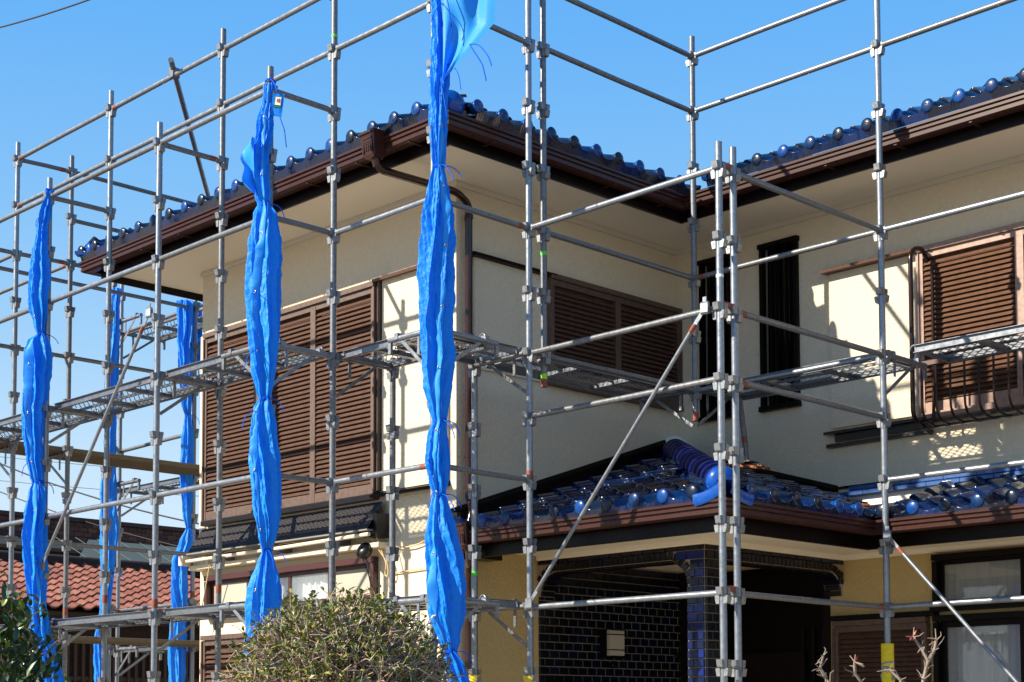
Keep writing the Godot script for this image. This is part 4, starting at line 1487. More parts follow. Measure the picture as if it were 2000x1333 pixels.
func build_scaffold() -> void:
	var A := thing("scaffold", "galvanised tube scaffold standing along the sunlit left front of the house", "scaffold", Vector3(-10.84, 0, -7.27))
	var B := thing("scaffold", "galvanised tube scaffold stepping round the tiled porch roof and the shaded recess", "scaffold", Vector3(-8.2, 0, -8.3))
	var C := thing("scaffold", "farther scaffold at the left end of the house with brown planks and hanging tarpaulins", "scaffold", Vector3(-14.4, 0, -7.83))
	var zb := -7.268
	var zc := -6.68
	var xs := [-14.43, -12.64, -10.84, -9.343, -8.2]
	# ---- A: posts
	var tops := [7.258, 7.258, 7.258, 7.258, 7.258]
	for i in 5:
		post(A, xs[i], zb, 0.0, tops[i], 0, 14, [2.6, 2.6, 2.58, 0.0, 0.0][i])
	var xc := [-14.45, -12.655, -10.852, -9.347]
	for i in 4:
		post(A, xc[i], zc, 0.0, 6.308, 2, 14, [0.0, 0.0, 2.43, 0.0][i])
	post(A, -9.345, -7.857, 0.0, 4.33, 6, 14)
	var L := func(k: float) -> float: return H(k) + 0.02
	for i in 4:
		for k in [0, 1]:
			rail(A, Vector3(xs[i], L.call(k), zb), Vector3(xs[i + 1], L.call(k), zb))
	for i in 3:
		for k in [2, 4, 8]:
			rail(A, Vector3(xc[i], L.call(k), zc), Vector3(xc[i + 1], L.call(k), zc))
	for k in [4, 8]:
		rail(A, Vector3(xs[3], L.call(k), zb), Vector3(xs[4], L.call(k), zb))
		rail(A, Vector3(xc[3], L.call(k), zc), Vector3(xs[3], L.call(k), zb), true)
	for i in 3:
		rail(A, Vector3(xc[i + 1], L.call(2), zc), Vector3(xs[i + 1], L.call(2), zb), true)
	for k in [1, 4, 8]:
		rail(A, Vector3(xs[4], L.call(k), zb), Vector3(-8.225, L.call(k), -8.243), true)
	# brackets and platforms on two levels
	for k in [6, 10]:
		var y := H(k) + 0.03
		for i in 3:
			bracket(A, Vector3(xc[i + 1], y, zc), Vector3.FORWARD)
		bracket(A, Vector3(xc[0], y, zc), Vector3.FORWARD)
		bracket(A, Vector3(xc[3], y, zc), Vector3.LEFT)
		bracket(A, Vector3(xs[3], y, zb), Vector3.FORWARD)
		bracket(A, Vector3(xs[4], y, zb), Vector3.FORWARD, 0.62)
		bracket(A, Vector3(xs[4], y, zb), Vector3.LEFT, 0.48)
		var zm := (zb + zc) * 0.5
		var dy := y + 0.012
		for i in 3:
			deck(A, Vector3(xc[i], dy, zm), Vector3(xc[i + 1], dy, zm), 0.5)
		deck(A, Vector3(xs[3], dy, zb - 0.3), Vector3(xs[4], dy, zb - 0.3), 0.5)
	brace(A, Vector3(-10.9, 4.76, zc + 0.05), Vector3(-12.6, 2.85, zc + 0.05))
	# horizontal pipe clamped across the corner of the top rails
	var st := new_st()
	tube(st, [Vector3(-11.47, 7.16, -7.16), Vector3(-11.6, 7.14, -7.27), Vector3(-14.38, 7.12, -9.5)], 0.0243, 14)
	cbox(st, Vector3(-11.59, 7.11, -7.27), Vector3(0.07, 0.09, 0.07), 0.01)
	part("corner_pipe", st, M.steel_worn, A)
	# scraps of tape
	paint(A, Vector3(-9.343, 6.72, zb), Vector3.UP, 0.02, PR + 0.001, M.green_band)
	# ---- B: posts round the porch
	post(B, -8.225, -8.243, 0.0, 7.258, 0, 14, 3.32)
	post(B, -8.205, -8.38, 4.0, 7.258, 0, 6)
	paint(B, Vector3(-8.205, 4.03, -8.38), Vector3.UP, 0.06, PR + 0.0008, M.red_band)
	paint(B, Vector3(-8.205, 4.08, -8.38), Vector3.UP, 0.04, PR + 0.0008, M.lime_band)
	paint(B, Vector3(-8.205, 5.02, -8.38), Vector3.UP, 0.03, PR + 0.0008, M.green_band)
	post(B, -8.217, -10.19, 3.99, 7.258, 0, 6, 4.02)
	post(B, -6.42, -10.196, 0.0, 7.258, 0, 14)
	post(B, -6.418, -8.229, 0.0, 5.36, 4, 14)
	post(B, -6.415, -8.38, 0.0, 5.36, 4, 14)
	post(B, -8.838, -8.255, 0.0, 4.33, 6, 14)
	post(B, -4.62, -10.196, 0.0, 7.258, 0, 14)
	paint(B, Vector3(-8.838, 2.63, -8.255), Vector3.UP, 0.035, PR + 0.001, M.green_band)
	paint(B, Vector3(-6.418, 4.45, -8.229), Vector3.UP, 0.02, PR + 0.0012, M.white_tape)
	for k in [0, 1, 4, 6]:
		rail(B, Vector3(-8.205, L.call(k), -8.38), Vector3(-8.217, L.call(k), -10.19), true)
		rail(B, Vector3(-8.217, L.call(k), -10.19), Vector3(-6.42, L.call(k), -10.196))
	for k in [0, 1, 4, 8, 10]:
		rail(B, Vector3(-6.42, L.call(k), -10.196), Vector3(-4.62, L.call(k), -10.196))
	for k in [4, 6, 7, 10]:
		rail(B, Vector3(-8.225, L.call(k), -8.243), Vector3(-6.418, L.call(k), -8.229))
		rail(B, Vector3(-6.415, L.call(k), -8.38), Vector3(-6.42, L.call(k), -10.196), true)
	for k in [4, 6, 10]:
		st = new_st()
		tube(st, [Vector3(-6.418, H(k) + 0.05, -8.229), Vector3(-6.415, H(k) + 0.05, -8.38)], 0.02, 12)
		part("short_link", st, M.red_band, B)
	for k in [4, 6]:
		st = new_st()
		tube(st, [Vector3(-8.225, H(k) + 0.04, -8.243), Vector3(-8.205, H(k) + 0.04, -8.38)], 0.02, 12)
		part("short_link", st, M.red_band, B)
	brace(B, Vector3(-6.5, 4.24, -8.17), Vector3(-8.17, 2.36, -8.18))
	brace(B, Vector3(-6.37, 2.86, -10.14), Vector3(-4.65, 0.98, -10.14))
	for k in [6, 10]:
		var y := H(k) + 0.03
		bracket(B, Vector3(-8.225, y, -8.243), Vector3.LEFT, 0.62)
		if k == 6:
			bracket(B, Vector3(-8.217, y, -10.19), Vector3.LEFT, 0.6)
			bracket(B, Vector3(-8.217, y, -10.19), Vector3.FORWARD, 0.6)
			deck(B, Vector3(-8.53, y + 0.012, -8.26), Vector3(-8.53, y + 0.012, -10.17), 0.5)
			deck(B, Vector3(-8.2, y + 0.012, -10.52), Vector3(-6.45, y + 0.012, -10.52), 0.5)
			deck(B, Vector3(-6.25, y + 0.012, -10.52), Vector3(-4.64, y + 0.012, -10.52), 0.5)
			bracket(B, Vector3(-6.42, y, -10.196), Vector3.FORWARD, 0.6)
			bracket(B, Vector3(-4.62, y, -10.196), Vector3.FORWARD, 0.6)
	for k in [10]:
		deck(B, Vector3(-8.53, H(k) + 0.042, -7.36), Vector3(-8.53, H(k) + 0.042, -8.22), 0.5)
	deck(B, Vector3(-8.53, H(6) + 0.042, -7.36), Vector3(-8.53, H(6) + 0.042, -8.22), 0.5)
	# post that stands on the porch roof on a screw jack
	st = new_st()
	tube(st, [Vector3(-8.215, 4.3, -10.78), Vector3(-8.15, 3.83, -10.78)], PR, 14)
	tube(st, [Vector3(-8.15, 3.83, -10.78), Vector3(-8.135, 3.7, -10.78)], 0.017, 12)
	for k in 9:
		tube(st, [Vector3(-8.149 + 0.0016 * k, 3.82 - 0.014 * k, -10.78), Vector3(-8.149 + 0.0016 * k, 3.814 - 0.014 * k, -10.78)], 0.0195, 12)
	box(st, Vector3(-8.13, 3.695, -10.78), Vector3(0.14, 0.008, 0.14))
	var jk := part("jack_post", st, M.steel_worn, B)
	paint(jk, Vector3(-8.159, 3.89, -10.78), Vector3(0.137, -0.99, 0).normalized(), 0.06, PR + 0.0008, M.red_band)
	st = new_st()
	for q in [[-8.16, 3.675, 0.34], [-8.1, 3.65, 0.4]]:
		cbox(st, Vector3(q[0], q[1], -10.8 + (q[0] + 8.16)), Vector3(0.07, 0.024, q[2]), 0.004, Basis(Vector3.UP, PI / 2 + 0.1) * Basis(Vector3.RIGHT, 0.18))
	var bl := part("packing_board", st, M.orange_wood, B)
	bl.set_meta("label", "orange wooden packing boards on the porch roof")
	foam(B, -6.42, -10.196, 1.3, 2.066)
	foam(B, -8.225, -8.243, 1.1, 1.83)
	foam(B, -8.838, -8.255, 1.1, 1.85)
	# ---- C: rear scaffold at the left
	post(C, -14.38, -7.83, 0.0, 7.252, 0, 14, 2.6)
	post(C, -14.87, -9.63, 0.0, 6.3, 1, 14, 2.9)
	post(C, -16.6, -9.72, 0.0, 7.2, 0, 14, 2.7)
	post(C, -16.12, -9.33, 0.0, 6.7, 1, 14)
	for k in [0, 2]:
		rail(C, Vector3(-14.43, L.call(k), zb), Vector3(-14.38, L.call(k), -7.83), true)
		rail(C, Vector3(-14.38, L.call(k), -7.83), Vector3(-14.38, L.call(k), -9.56), true)
	rail(C, Vector3(-14.45, L.call(2), -6.2), Vector3(-14.43, L.call(2), zb), true)
	rail(C, Vector3(-16.2, L.call(2), zb), Vector3(-14.43, L.call(2), zb))
	rail(C, Vector3(-16.2, L.call(2), -7.83), Vector3(-14.38, L.call(2), -7.83))
	for k in [1, 4, 8]:
		rail(C, Vector3(-14.45, L.call(k), -5.2 if k == 4 else -7.83), Vector3(-14.4, L.call(k), -9.6), true)
	rail(C, Vector3(-14.89, H(2) - 0.02, -7.0), Vector3(-14.87, H(2) - 0.02, -9.63), true)
	rail(C, Vector3(-14.43, L.call(8), -6.0), Vector3(-14.38, L.call(8), -7.83), true)
	for k in [2, 5, 9]:
		rail(C, Vector3(-16.6, L.call(k), -9.72), Vector3(-14.87, L.call(k), -9.66))
		rail(C, Vector3(-16.12, L.call(k), -9.33), Vector3(-16.6, L.call(k), -9.72), true)
	for k in [2, 6, 10]:
		var y := H(k) + 0.03
		deck(C, Vector3(-16.6, y, -10.0), Vector3(-14.8, y, -10.0), 0.5)
		bracket(C, Vector3(-16.6, y, -9.72), Vector3.FORWARD, 0.6)
		bracket(C, Vector3(-16.12, y - 0.02, -9.4), Vector3.RIGHT, 0.5)
	# old planks along the left end
	for k in [6, 10]:
		for s in [0, 1]:
			st = new_st()
			cbox(st, Vector3(-14.55 - 0.26 * s, H(k) + 0.03, -8.4), Vector3(0.24, 0.04, 3.1), 0.006)
			for e in 6:
				box(st, Vector3(-14.65 + 0.04 * e - 0.26 * s, H(k) + 0.006, -8.4), Vector3(0.012, 0.012, 3.05))
			part("plank", st, M.old_plank, C)
		bracket(C, Vector3(-14.43, H(k) - 0.02, -7.27), Vector3.LEFT, 0.6)
		bracket(C, Vector3(-14.38, H(k) - 0.02, -7.83), Vector3.LEFT, 0.6)

# ------------------------------------------------------------------ bundled tarpaulins
# a grid of points as one smooth sheet; pts[j][i]
func sheet(pts: Array, closed := false) -> ArrayMesh:
	var h := pts.size()
	var w: int = pts[0].size()
	var v := PackedVector3Array()
	var nn := PackedVector3Array()
	var idx := PackedInt32Array()
	for j in h:
		for i in w:
			v.append(pts[j][i])
			var a: Vector3 = pts[j][(i + 1) % w if closed else mini(i + 1, w - 1)] - pts[j][(i - 1 + w) % w if closed else maxi(i - 1, 0)]
			var b: Vector3 = pts[mini(j + 1, h - 1)][i] - pts[maxi(j - 1, 0)][i]
			nn.append(a.cross(b).normalized())
	for j in h - 1:
		for i in (w if closed else w - 1):
			var k := (i + 1) % w
			idx.append_array([j * w + i, (j + 1) * w + i, (j + 1) * w + k, j * w + i, (j + 1) * w + k, j * w + k])
	var arr := []
	arr.resize(Mesh.ARRAY_MAX)
	arr[Mesh.ARRAY_VERTEX] = v
	arr[Mesh.ARRAY_NORMAL] = nn
	arr[Mesh.ARRAY_INDEX] = idx
	var m := ArrayMesh.new()
	m.add_surface_from_arrays(Mesh.PRIMITIVE_TRIANGLES, arr)
	return m

func curve_at(rows: Array, y: float) -> Vector2:
	# rows run downwards: [y, left, right]
	for i in rows.size() - 1:
		var a: Array = rows[i]
		var b: Array = rows[i + 1]
		if y <= a[0] and y >= b[0]:
			var t: float = (a[0] - y) / maxf(0.0001, a[0] - b[0])
			t = t * t * (3.0 - 2.0 * t) * 0.6 + t * 0.4
			return Vector2(lerpf(a[1], b[1], t), lerpf(a[2], b[2], t))
	var e: Array = rows[-1] if y < rows[-1][0] else rows[0]
	return Vector2(e[1], e[2])

func ring_rope(st: SurfaceTool, c: Vector3, rv: Vector3, tv: Vector3, w: float, d: float, r := 0.004) -> void:
	var p := []
	for k in 25:
		var a := TAU * k / 24.0
		p.append(c + rv * w * cos(a) + tv * d * sin(a) + Vector3.UP * 0.006 * sin(a * 2.0))
	tube(st, p, r, 6)

func dangling(st: SurfaceTool, p: Vector3, d: Vector3, length: float, r := 0.0035) -> void:
	var pts := []
	var q := p
	for k in 9:
		pts.append(q)
		d = (d + Vector3.DOWN * 0.28 + Vector3(wob(0.16), wob(0.1), wob(0.16))).normalized()
		q += d * length / 8.0
	tube(st, pts, r, 6)

# rows: silhouette down the bundle; ties: heights where it is roped
func tarp(label: String, px: float, pz: float, rows: Array, ties: Array, sd: int, m: Material, deep := 1.0, hem := true) -> Node3D:
	var rv := Vector3(0.69968, 0, -0.71445)
	var tv := Vector3(0.71445, 0, 0.69968)
	var o := thing("blue_tarpaulin", label, "tarpaulin", Vector3(px, 0, pz), "rolled blue tarpaulins tied to scaffold posts")
	var n := FastNoiseLite.new()
	n.seed = sd
	n.noise_type = FastNoiseLite.TYPE_SIMPLEX_SMOOTH
	n.fractal_type = FastNoiseLite.FRACTAL_RIDGED
	n.fractal_octaves = 2
	n.frequency = 1.0
	var n2 := FastNoiseLite.new()
	n2.seed = sd + 50
	n2.frequency = 1.0
	n2.fractal_octaves = 3
	var base := Vector3(px, 0, pz)
	var y1: float = rows[0][0]
	var y0: float = rows[-1][0]
	var steps := int((y1 - y0) / 0.012)
	var na := 150
	# fold lines: radius and angle of each, crests and valleys by turns
	var folds := []
	var fr2 := RandomNumberGenerator.new()
	fr2.seed = sd * 13 + 5
	var nf := 14
	for k in nf:
		folds.append([fr2.randf_range(0.98, 1.1) if k % 2 == 0 else fr2.randf_range(0.36, 0.72), (k + fr2.randf_range(-0.28, 0.28)) / nf * TAU, fr2.randf() * 10.0])
	var fold_pt := func(k: int, y: float, tight: float) -> Vector2:
		var fo: Array = folds[k]
		var r: float = fo[0] + 0.2 * n2.get_noise_2d(y * 0.9 + fo[2], fo[2] * 3.0) * tight
		var an: float = fo[1] + 0.24 * n2.get_noise_2d(y * 0.8 + fo[2] * 2.0, 11.0 + k)
		return Vector2(cos(an), sin(an)) * r
	var surf := func(y: float, a: float) -> Vector3:
		var lr := curve_at(rows, y)
		var w: float = (lr.y - lr.x) * 0.5
		var d := (w * 0.55 + 0.012) * deep
		var c := base + rv * ((lr.x + lr.y) * 0.5) + tv * (d * 0.55 + 0.012) + Vector3.UP * y
		var tight := 1.0
		for t in ties:
			tight = minf(tight, absf(y - t) / 0.22)
		tight = clampf(tight, 0.0, 1.0)
		var tw := a + 0.55 * sin(y * 1.3 + sd) + 0.25 * n2.get_noise_2d(y * 1.1, 3.0)
		var cx := cos(tw)
		var sx := sin(tw)
		# accordion cross-section: flat panels between sharp folds that wander slowly down the bundle
		var u := fposmod(tw, TAU) / TAU * folds.size()
		var k0 := int(u) % folds.size()
		var k1 := (k0 + 1) % folds.size()
		var fr := u - floorf(u)
		var q0: Vector2 = fold_pt.call(k0, y, tight)
		var q1: Vector2 = fold_pt.call(k1, y, tight)
		var q := q0.lerp(q1, fr)
		# undo the slow twist so that the silhouette keeps its measured width
		q = q.rotated(a - tw)
		var p := c + rv * w * q.x + tv * d * q.y
		var outw := (rv * cos(a) + tv * sin(a)).normalized()
		p += outw * (0.015 * n.get_noise_3d(cx * 0.8 + 20.0, sx * 0.8, y * 1.9 + 1.6 * cx + 1.1 * sx) + 0.0075 * n.get_noise_3d(cx * 1.9 + 40.0, sx * 1.9 + y * 1.5, y * 4.6 + 2.0 * sx) + 0.0035 * n.get_noise_3d(cx * 4.0 + 70.0, sx * 4.0 - y * 3.0, y * 9.0)) * (0.5 + 0.5 * tight)
		p += outw * 0.0035 * (1.0 - tight) * sin(tw * 19.0 + 4.0 * n2.get_noise_2d(y * 2.0, 7.0))
		return p
	var pts := []
	for j in steps + 1:
		var y := y1 - (y1 - y0) * j / steps
		var row := []
		for i in na:
			row.append(surf.call(y, TAU * i / na))
		pts.append(row)
	var body := inst("sheet", sheet(pts, true), m, o)
	# ties and their loose ends
	for t in ties:
		var lr := curve_at(rows, t)
		var w: float = (lr.y - lr.x) * 0.5
		var d := (w * 0.55 + 0.012) * deep
		var c := base + rv * ((lr.x + lr.y) * 0.5) + tv * (d * 0.55 + 0.012) + Vector3.UP * float(t)
		var st := new_st()
		for q in 3:
			ring_rope(st, c + Vector3.UP * (0.007 * q - 0.007), rv, tv, w * 1.02, d * 1.04)
		dangling(st, c + tv * d + rv * w * 0.5, (tv + rv * 0.6).normalized(), 0.2)
		dangling(st, c + rv * w, (rv + Vector3.UP * 0.4).normalized(), 0.16)
		part("tie_rope", st, M.rope_blue, o)
	if hem:
		# hemmed edge with eyelets running down the bundle
		var strip := []
		var eye := 0.0
		for j in range(0, steps + 1, 2):
			var y := y1 - (y1 - y0) * j / steps
			var a0 := 1.9 + 0.7 * sin(y * 0.9 + sd) + 0.35 * n2.get_noise_2d(y * 0.9, 30.0)
			var c: Vector3 = surf.call(y, a0)
			var c2: Vector3 = surf.call(y, a0 - 0.42)
			var lr := curve_at(rows, y)
			var mid := base + rv * ((lr.x + lr.y) * 0.5) + Vector3.UP * y
			var outw := (c - mid).normalized()
			strip.append([c + outw * 0.002, c + outw * 0.009, c.lerp(c2, 0.5) + outw * 0.011, c2 + outw * 0.009, c2 + outw * 0.002])
			if y1 - y > eye and y < y1 - 0.25:
				eye = y1 - y + 0.42
				var st := new_st()
				var ring := []
				var ctr := c.lerp(c2, 0.5) + outw * 0.013
				var tn := outw.cross(Vector3.UP).normalized()
				for k in 13:
					var an := TAU * k / 12.0
					ring.append(ctr + (tn * cos(an) + Vector3.UP * sin(an)) * 0.008)
				tube(st, ring, 0.003, 6)
				part("eyelet", st, M.brass, o)
				if rng.randf() < 0.35:
					st = new_st()
					dangling(st, ctr, (outw + tn * wob(0.6)).normalized(), rng.randf_range(0.12, 0.32), 0.003)
					part("loose_cord", st, M.rope_blue, o)
		inst("hem", sheet(strip), M.tarp_light, o)
	body.set_meta("label", "bunched blue plastic sheet with deep folds")
	return o

func build_tarps() -> void:
	var A := [[6.184, -0.007, 0.03], [5.977, -0.071, 0.019], [5.839, -0.092, 0.008], [5.609, -0.129, 0.016], [5.334, -0.152, 0.029], [5.151, -0.14, 0.022], [4.968, -0.101, -0.011], [4.9, -0.082, -0.019], [4.831, -0.153, 0.036], [4.695, -0.187, 0.061], [4.422, -0.196, 0.029], [4.24, -0.202, -0.009], [4.014, -0.189, -0.014], [3.787, -0.15, -0.015], [3.629, -0.12, -0.004], [3.584, -0.102, -0.012], [3.517, -0.132, 0.025], [3.336, -0.156, 0.023], [3.112, -0.175, 0.018], [2.977, -0.168, 0.02], [2.798, -0.147, 0.031], [2.529, -0.116, 0.035], [2.306, -0.081, 0.061], [2.105, -0.003, 0.131], [1.8, 0.03, 0.2]]
	var B := [[6.167, -0.033, 0.02], [6.044, -0.036, 0.013], [5.852, -0.083, 0.018], [5.66, -0.108, 0.005], [5.469, -0.118, 0.013], [5.316, -0.087, 0.018], [5.27, -0.068, 0.007], [5.201, -0.097, 0.053], [4.973, -0.133, 0.084], [4.745, -0.139, 0.085], [4.518, -0.141, 0.076], [4.291, -0.128, 0.081], [4.065, -0.108, 0.06], [3.877, -0.073, 0.031], [3.831, -0.058, 0.017], [3.764, -0.094, 0.043], [3.576, -0.108, 0.063], [3.389, -0.114, 0.09], [3.202, -0.109, 0.099], [3.016, -0.089, 0.096], [2.83, -0.058, 0.068], [2.726, -0.031, 0.032], [2.644, -0.06, 0.062], [2.459, -0.114, 0.1], [2.274, -0.131, 0.108], [2.052, -0.133, 0.091], [1.794, -0.124, 0.075], [1.5, -0.11, 0.07]]
	var C := [[7.24, -0.004, 0.09], [6.884, -0.006, 0.103], [6.622, -0.01, 0.118], [6.398, -0.009, 0.125], [6.138, -0.017, 0.118], [5.878, -0.02, 0.089], [5.693, -0.027, 0.089], [5.471, -0.016, 0.082], [5.404, -0.009, 0.074], [5.25, -0.045, 0.107], [5.066, -0.077, 0.128], [4.845, -0.084, 0.139], [4.553, -0.091, 0.146], [4.261, -0.098, 0.146], [4.042, -0.076, 0.15], [3.825, -0.062, 0.125], [3.661, -0.022, 0.099], [3.589, -0.001, 0.089], [3.499, -0.033, 0.092], [3.318, -0.051, 0.103], [3.156, -0.026, 0.099], [3.073, 0.003, 0.082], [2.958, -0.018, 0.117], [2.779, -0.05, 0.164], [2.6, -0.054, 0.196], [2.421, -0.05, 0.217], [2.243, -0.032, 0.21], [2.047, 0.042, 0.181], [1.976, 0.067, 0.16], [1.887, 0.082, 0.216], [1.727, 0.11, 0.266], [1.5, 0.12, 0.29]]
	var D := [[6.512, 0.005, 0.088], [6.302, -0.034, 0.073], [5.941, -0.059, 0.077], [5.342, -0.075, 0.067], [4.745, -0.067, 0.051], [4.359, -0.097, 0.056], [4.151, -0.106, 0.07], [3.677, -0.112, 0.1], [3.382, -0.102, 0.08], [3.146, -0.081, 0.048], [2.734, -0.105, 0.0], [2.382, -0.153, -0.054], [1.885, -0.135, -0.047]]
	var Ee := [[6.176, -0.194, -0.006], [5.829, -0.185, -0.014], [5.425, -0.169, -0.021], [5.022, -0.137, -0.029], [4.89, -0.096, -0.033], [4.678, -0.116, -0.003], [4.22, -0.146, 0.013], [3.763, -0.107, -0.011], [3.632, -0.072, -0.021], [3.479, -0.138, 0.003], [3.252, -0.215, -0.057], [2.968, -0.229, -0.054], [2.686, -0.209, -0.074], [2.347, -0.251, -0.07], [1.868, -0.234, -0.077]]
	var F := [[6.454, -0.03, 0.033], [6.176, -0.031, 0.036], [5.715, -0.027, 0.022]]
	var ta := tarp("bunched blue tarpaulin on the outermost left post, tied twice", -12.655, -6.68, A, [4.9, 3.59], 3, M.tarp)
	var tb := tarp("bunched blue tarpaulin with a paper tag, hanging before the wide shutter", -9.347, -6.68, B, [5.27, 3.835, 2.728], 11, M.tarp)
	var tc := tarp("longest blue tarpaulin, on the house corner with a flap flying at its top", -8.2, -7.27, C, [5.404, 3.59, 3.073, 1.98], 25, M.tarp_dark)
	tarp("narrow blue tarpaulin of the rear scaffold, nearest the red-roofed house", -16.12, -9.33, D, [3.2], 31, M.tarp_light, 0.8, false)
	tarp("blue tarpaulin of the rear scaffold beside the left edge of the house wall", -14.87, -9.63, Ee, [4.89, 3.632], 37, M.tarp_light, 0.9, false)
	tarp("scrap of blue tarpaulin under the left eave, half hidden by the wall", -15.821, -10.3, F, [], 41, M.tarp_dark, 0.8, false)
	# flying flap at the top of the corner bundle
	var rows := []
	for j in 25:
		var t := j / 24.0
		var row := []
		for i in 17:
			var s := i / 16.0
			var l := Vector3(-8.07, 7.1, -7.25).lerp(Vector3(-8.05, 6.0, -7.22), t)
			var r := Vector3(-7.62, 7.1, -7.35).lerp(Vector3(-7.74, 6.35, -7.42), clampf(t / 0.62, 0.0, 1.0)).lerp(Vector3(-8.04, 5.98, -7.22), clampf((t - 0.62) / 0.38, 0.0, 1.0))
			var p := l.lerp(r, s)
			p += Vector3(0.7, 0, 0.7) * (0.05 * sin(s * 5.0 + t * 3.0) + 0.03 * sin(s * 11.0 - t * 6.0)) * sin(PI * minf(s * 1.2, 1.0))
			row.append(p)
		rows.append(row)
	inst("flap", sheet(rows), M.tarp_light, tc)
	for q in [[Vector3(-7.86, 6.2, -7.3), Vector3(0.7, 0.1, -0.2)], [Vector3(-7.86, 6.2, -7.3), Vector3(0.2, -0.3, 0.0)], [Vector3(-8.0, 6.6, -7.2), Vector3(0.1, -1, 0)], [Vector3(-8.03, 5.98, -7.18), Vector3(0.15, -1, 0)]]:
		var st := new_st()
		dangling(st, q[0], q[1], 0.3, 0.004)
		part("loose_cord", st, M.rope_blue, tc)
	# loose side flap and paper tag of the middle bundle
	rows = []
	for j in 15:
		var t := j / 14.0
		var row := []
		for i in 9:
			var s := i / 8.0
			var l := Vector3(-9.35, 5.74, -6.55).lerp(Vector3(-9.36, 5.34, -6.55), t)
			var r := l + Vector3(-0.08, -0.02, 0.07) * sin(PI * clampf(t * 0.85 + 0.12, 0, 1)) * (1.0 + 0.3 * sin(t * 9.0))
			row.append(l.lerp(r, s) + Vector3(0.03, 0, 0.03) * sin(s * 4.0 + t * 5.0))
		rows.append(row)
	inst("flap", sheet(rows), M.tarp_light, tb)
	var tg := Basis(Vector3.UP, deg_to_rad(45)) * Basis(Vector3.BACK, -0.12)
	var tp := Vector3(-9.26, 6.0, -6.68)
	for q in [["tag", Vector3.ZERO, Vector3(0.085, 0.17, 0.003), "tarp_dark"], ["tag_label", Vector3(0.002, 0.02, 0.003), Vector3(0.05, 0.085, 0.003), "tag_green"], ["tag_label", Vector3(0.004, 0.026, 0.006), Vector3(0.042, 0.06, 0.003), "tag_white"], ["tag_print", Vector3(0.012, 0.03, 0.009), Vector3(0.008, 0.03, 0.002), "tag_red"], ["tag_print", Vector3(-0.002, 0.03, 0.009), Vector3(0.006, 0.024, 0.002), "tag_red"]]:
		var st := new_st()
		box(st, tp + tg * (q[1] as Vector3), q[2], tg)
		part(q[0], st, M[q[3]], tb)
	var s2 := new_st()
	dangling(s2, tp + Vector3(0.03, -0.09, 0), Vector3(0.2, -0.4, 0), 0.24, 0.004)
	part("loose_cord", s2, M.rope_blue, tb)
	var s3 := new_st()
	ring_rope(s3, Vector3(-12.655, 6.19, -6.68), Vector3.RIGHT, Vector3.BACK, 0.035, 0.035, 0.008)
	dangling(s3, Vector3(-12.63, 6.19, -6.65), Vector3(0.5, 0.4, 0.3), 0.12, 0.005)
	part("tie_rope", s3, M.rope_blue, ta)
	var s4 := new_st()
	ring_rope(s4, Vector3(-9.347, 6.2, -6.68), Vector3.RIGHT, Vector3.BACK, 0.036, 0.036, 0.007)
	dangling(s4, Vector3(-9.32, 6.2, -6.66), Vector3(0.7, 0.1, 0.0), 0.14, 0.005)
	part("tie_rope", s4, M.rope_blue, tb)

# ------------------------------------------------------------------ plants
var lv := PackedVector3Array()
var ln := PackedVector3Array()
var lc := PackedColorArray()
var li := PackedInt32Array()

func leaf_begin() -> void:
	lv = PackedVector3Array()
	ln = PackedVector3Array()
	lc = PackedColorArray()
	li = PackedInt32Array()

# one folded, pointed leaf
func leaf(p: Vector3, d: Vector3, up: Vector3, length: float, width: float, col: Color) -> void:
	var s := d.cross(up).normalized()
	var n := s.cross(d).normalized()
	var b := lv.size()
	var droop := n * length * 0.12
	var pts := [p, p + d * length * 0.3 + s * width * 0.45 + n * width * 0.22, p + d * length * 0.3 - s * width * 0.45 + n * width * 0.22, p + d * length * 0.35, p + d * length * 0.68 + s * width * 0.38 + n * width * 0.16 - droop * 0.5, p + d * length * 0.68 - s * width * 0.38 + n * width * 0.16 - droop * 0.5, p + d * length * 0.7 - droop * 0.6, p + d * length - droop * 1.6]
	for q in pts:
		lv.append(q)
		lc.append(col)
	for k in [n, (n - s * 0.5).normalized(), (n + s * 0.5).normalized(), n, (n - s * 0.5 + d * 0.2).normalized(), (n + s * 0.5 + d * 0.2).normalized(), (n + d * 0.2).normalized(), (n + d * 0.35).normalized()]:
		ln.append(k)
	for k in [0, 1, 3, 0, 3, 2, 1, 4, 6, 1, 6, 3, 3, 6, 5, 3, 5, 2, 4, 7, 6, 6, 7, 5]:
		li.append(b + k)

# thin three-sided stick
func stick(p: Vector3, q: Vector3, r0: float, r1: float, col: Color) -> void:
	var d := (q - p).normalized()
	var s := d.cross(Vector3.UP)
	if s.length() < 0.05:
		s = Vector3.RIGHT
	s = s.normalized()
	var u := s.cross(d)
	var b := lv.size()
	for k in 4:
		var a := TAU * k / 4.0
		var o := s * cos(a) + u * sin(a)
		lv.append(p + o * r0)
		ln.append(o)
		lc.append(col)
		lv.append(q + o * r1)
		ln.append(o)
		lc.append(col)
	for k in 4:
		var i := b + 2 * k
		var j := b + 2 * ((k + 1) % 4)
		for e in [i, i + 1, j + 1, i, j + 1, j]:
			li.append(e)

func leaf_mesh() -> ArrayMesh:
	for k in range(0, li.size(), 3):
		var t := li[k]
		li[k] = li[k + 1]
		li[k + 1] = t
	var arr := []
	arr.resize(Mesh.ARRAY_MAX)
	arr[Mesh.ARRAY_VERTEX] = lv
	arr[Mesh.ARRAY_NORMAL] = ln
	arr[Mesh.ARRAY_COLOR] = lc
	arr[Mesh.ARRAY_INDEX] = li
	var m := ArrayMesh.new()
	m.add_surface_from_arrays(Mesh.PRIMITIVE_TRIANGLES, arr)
	return m

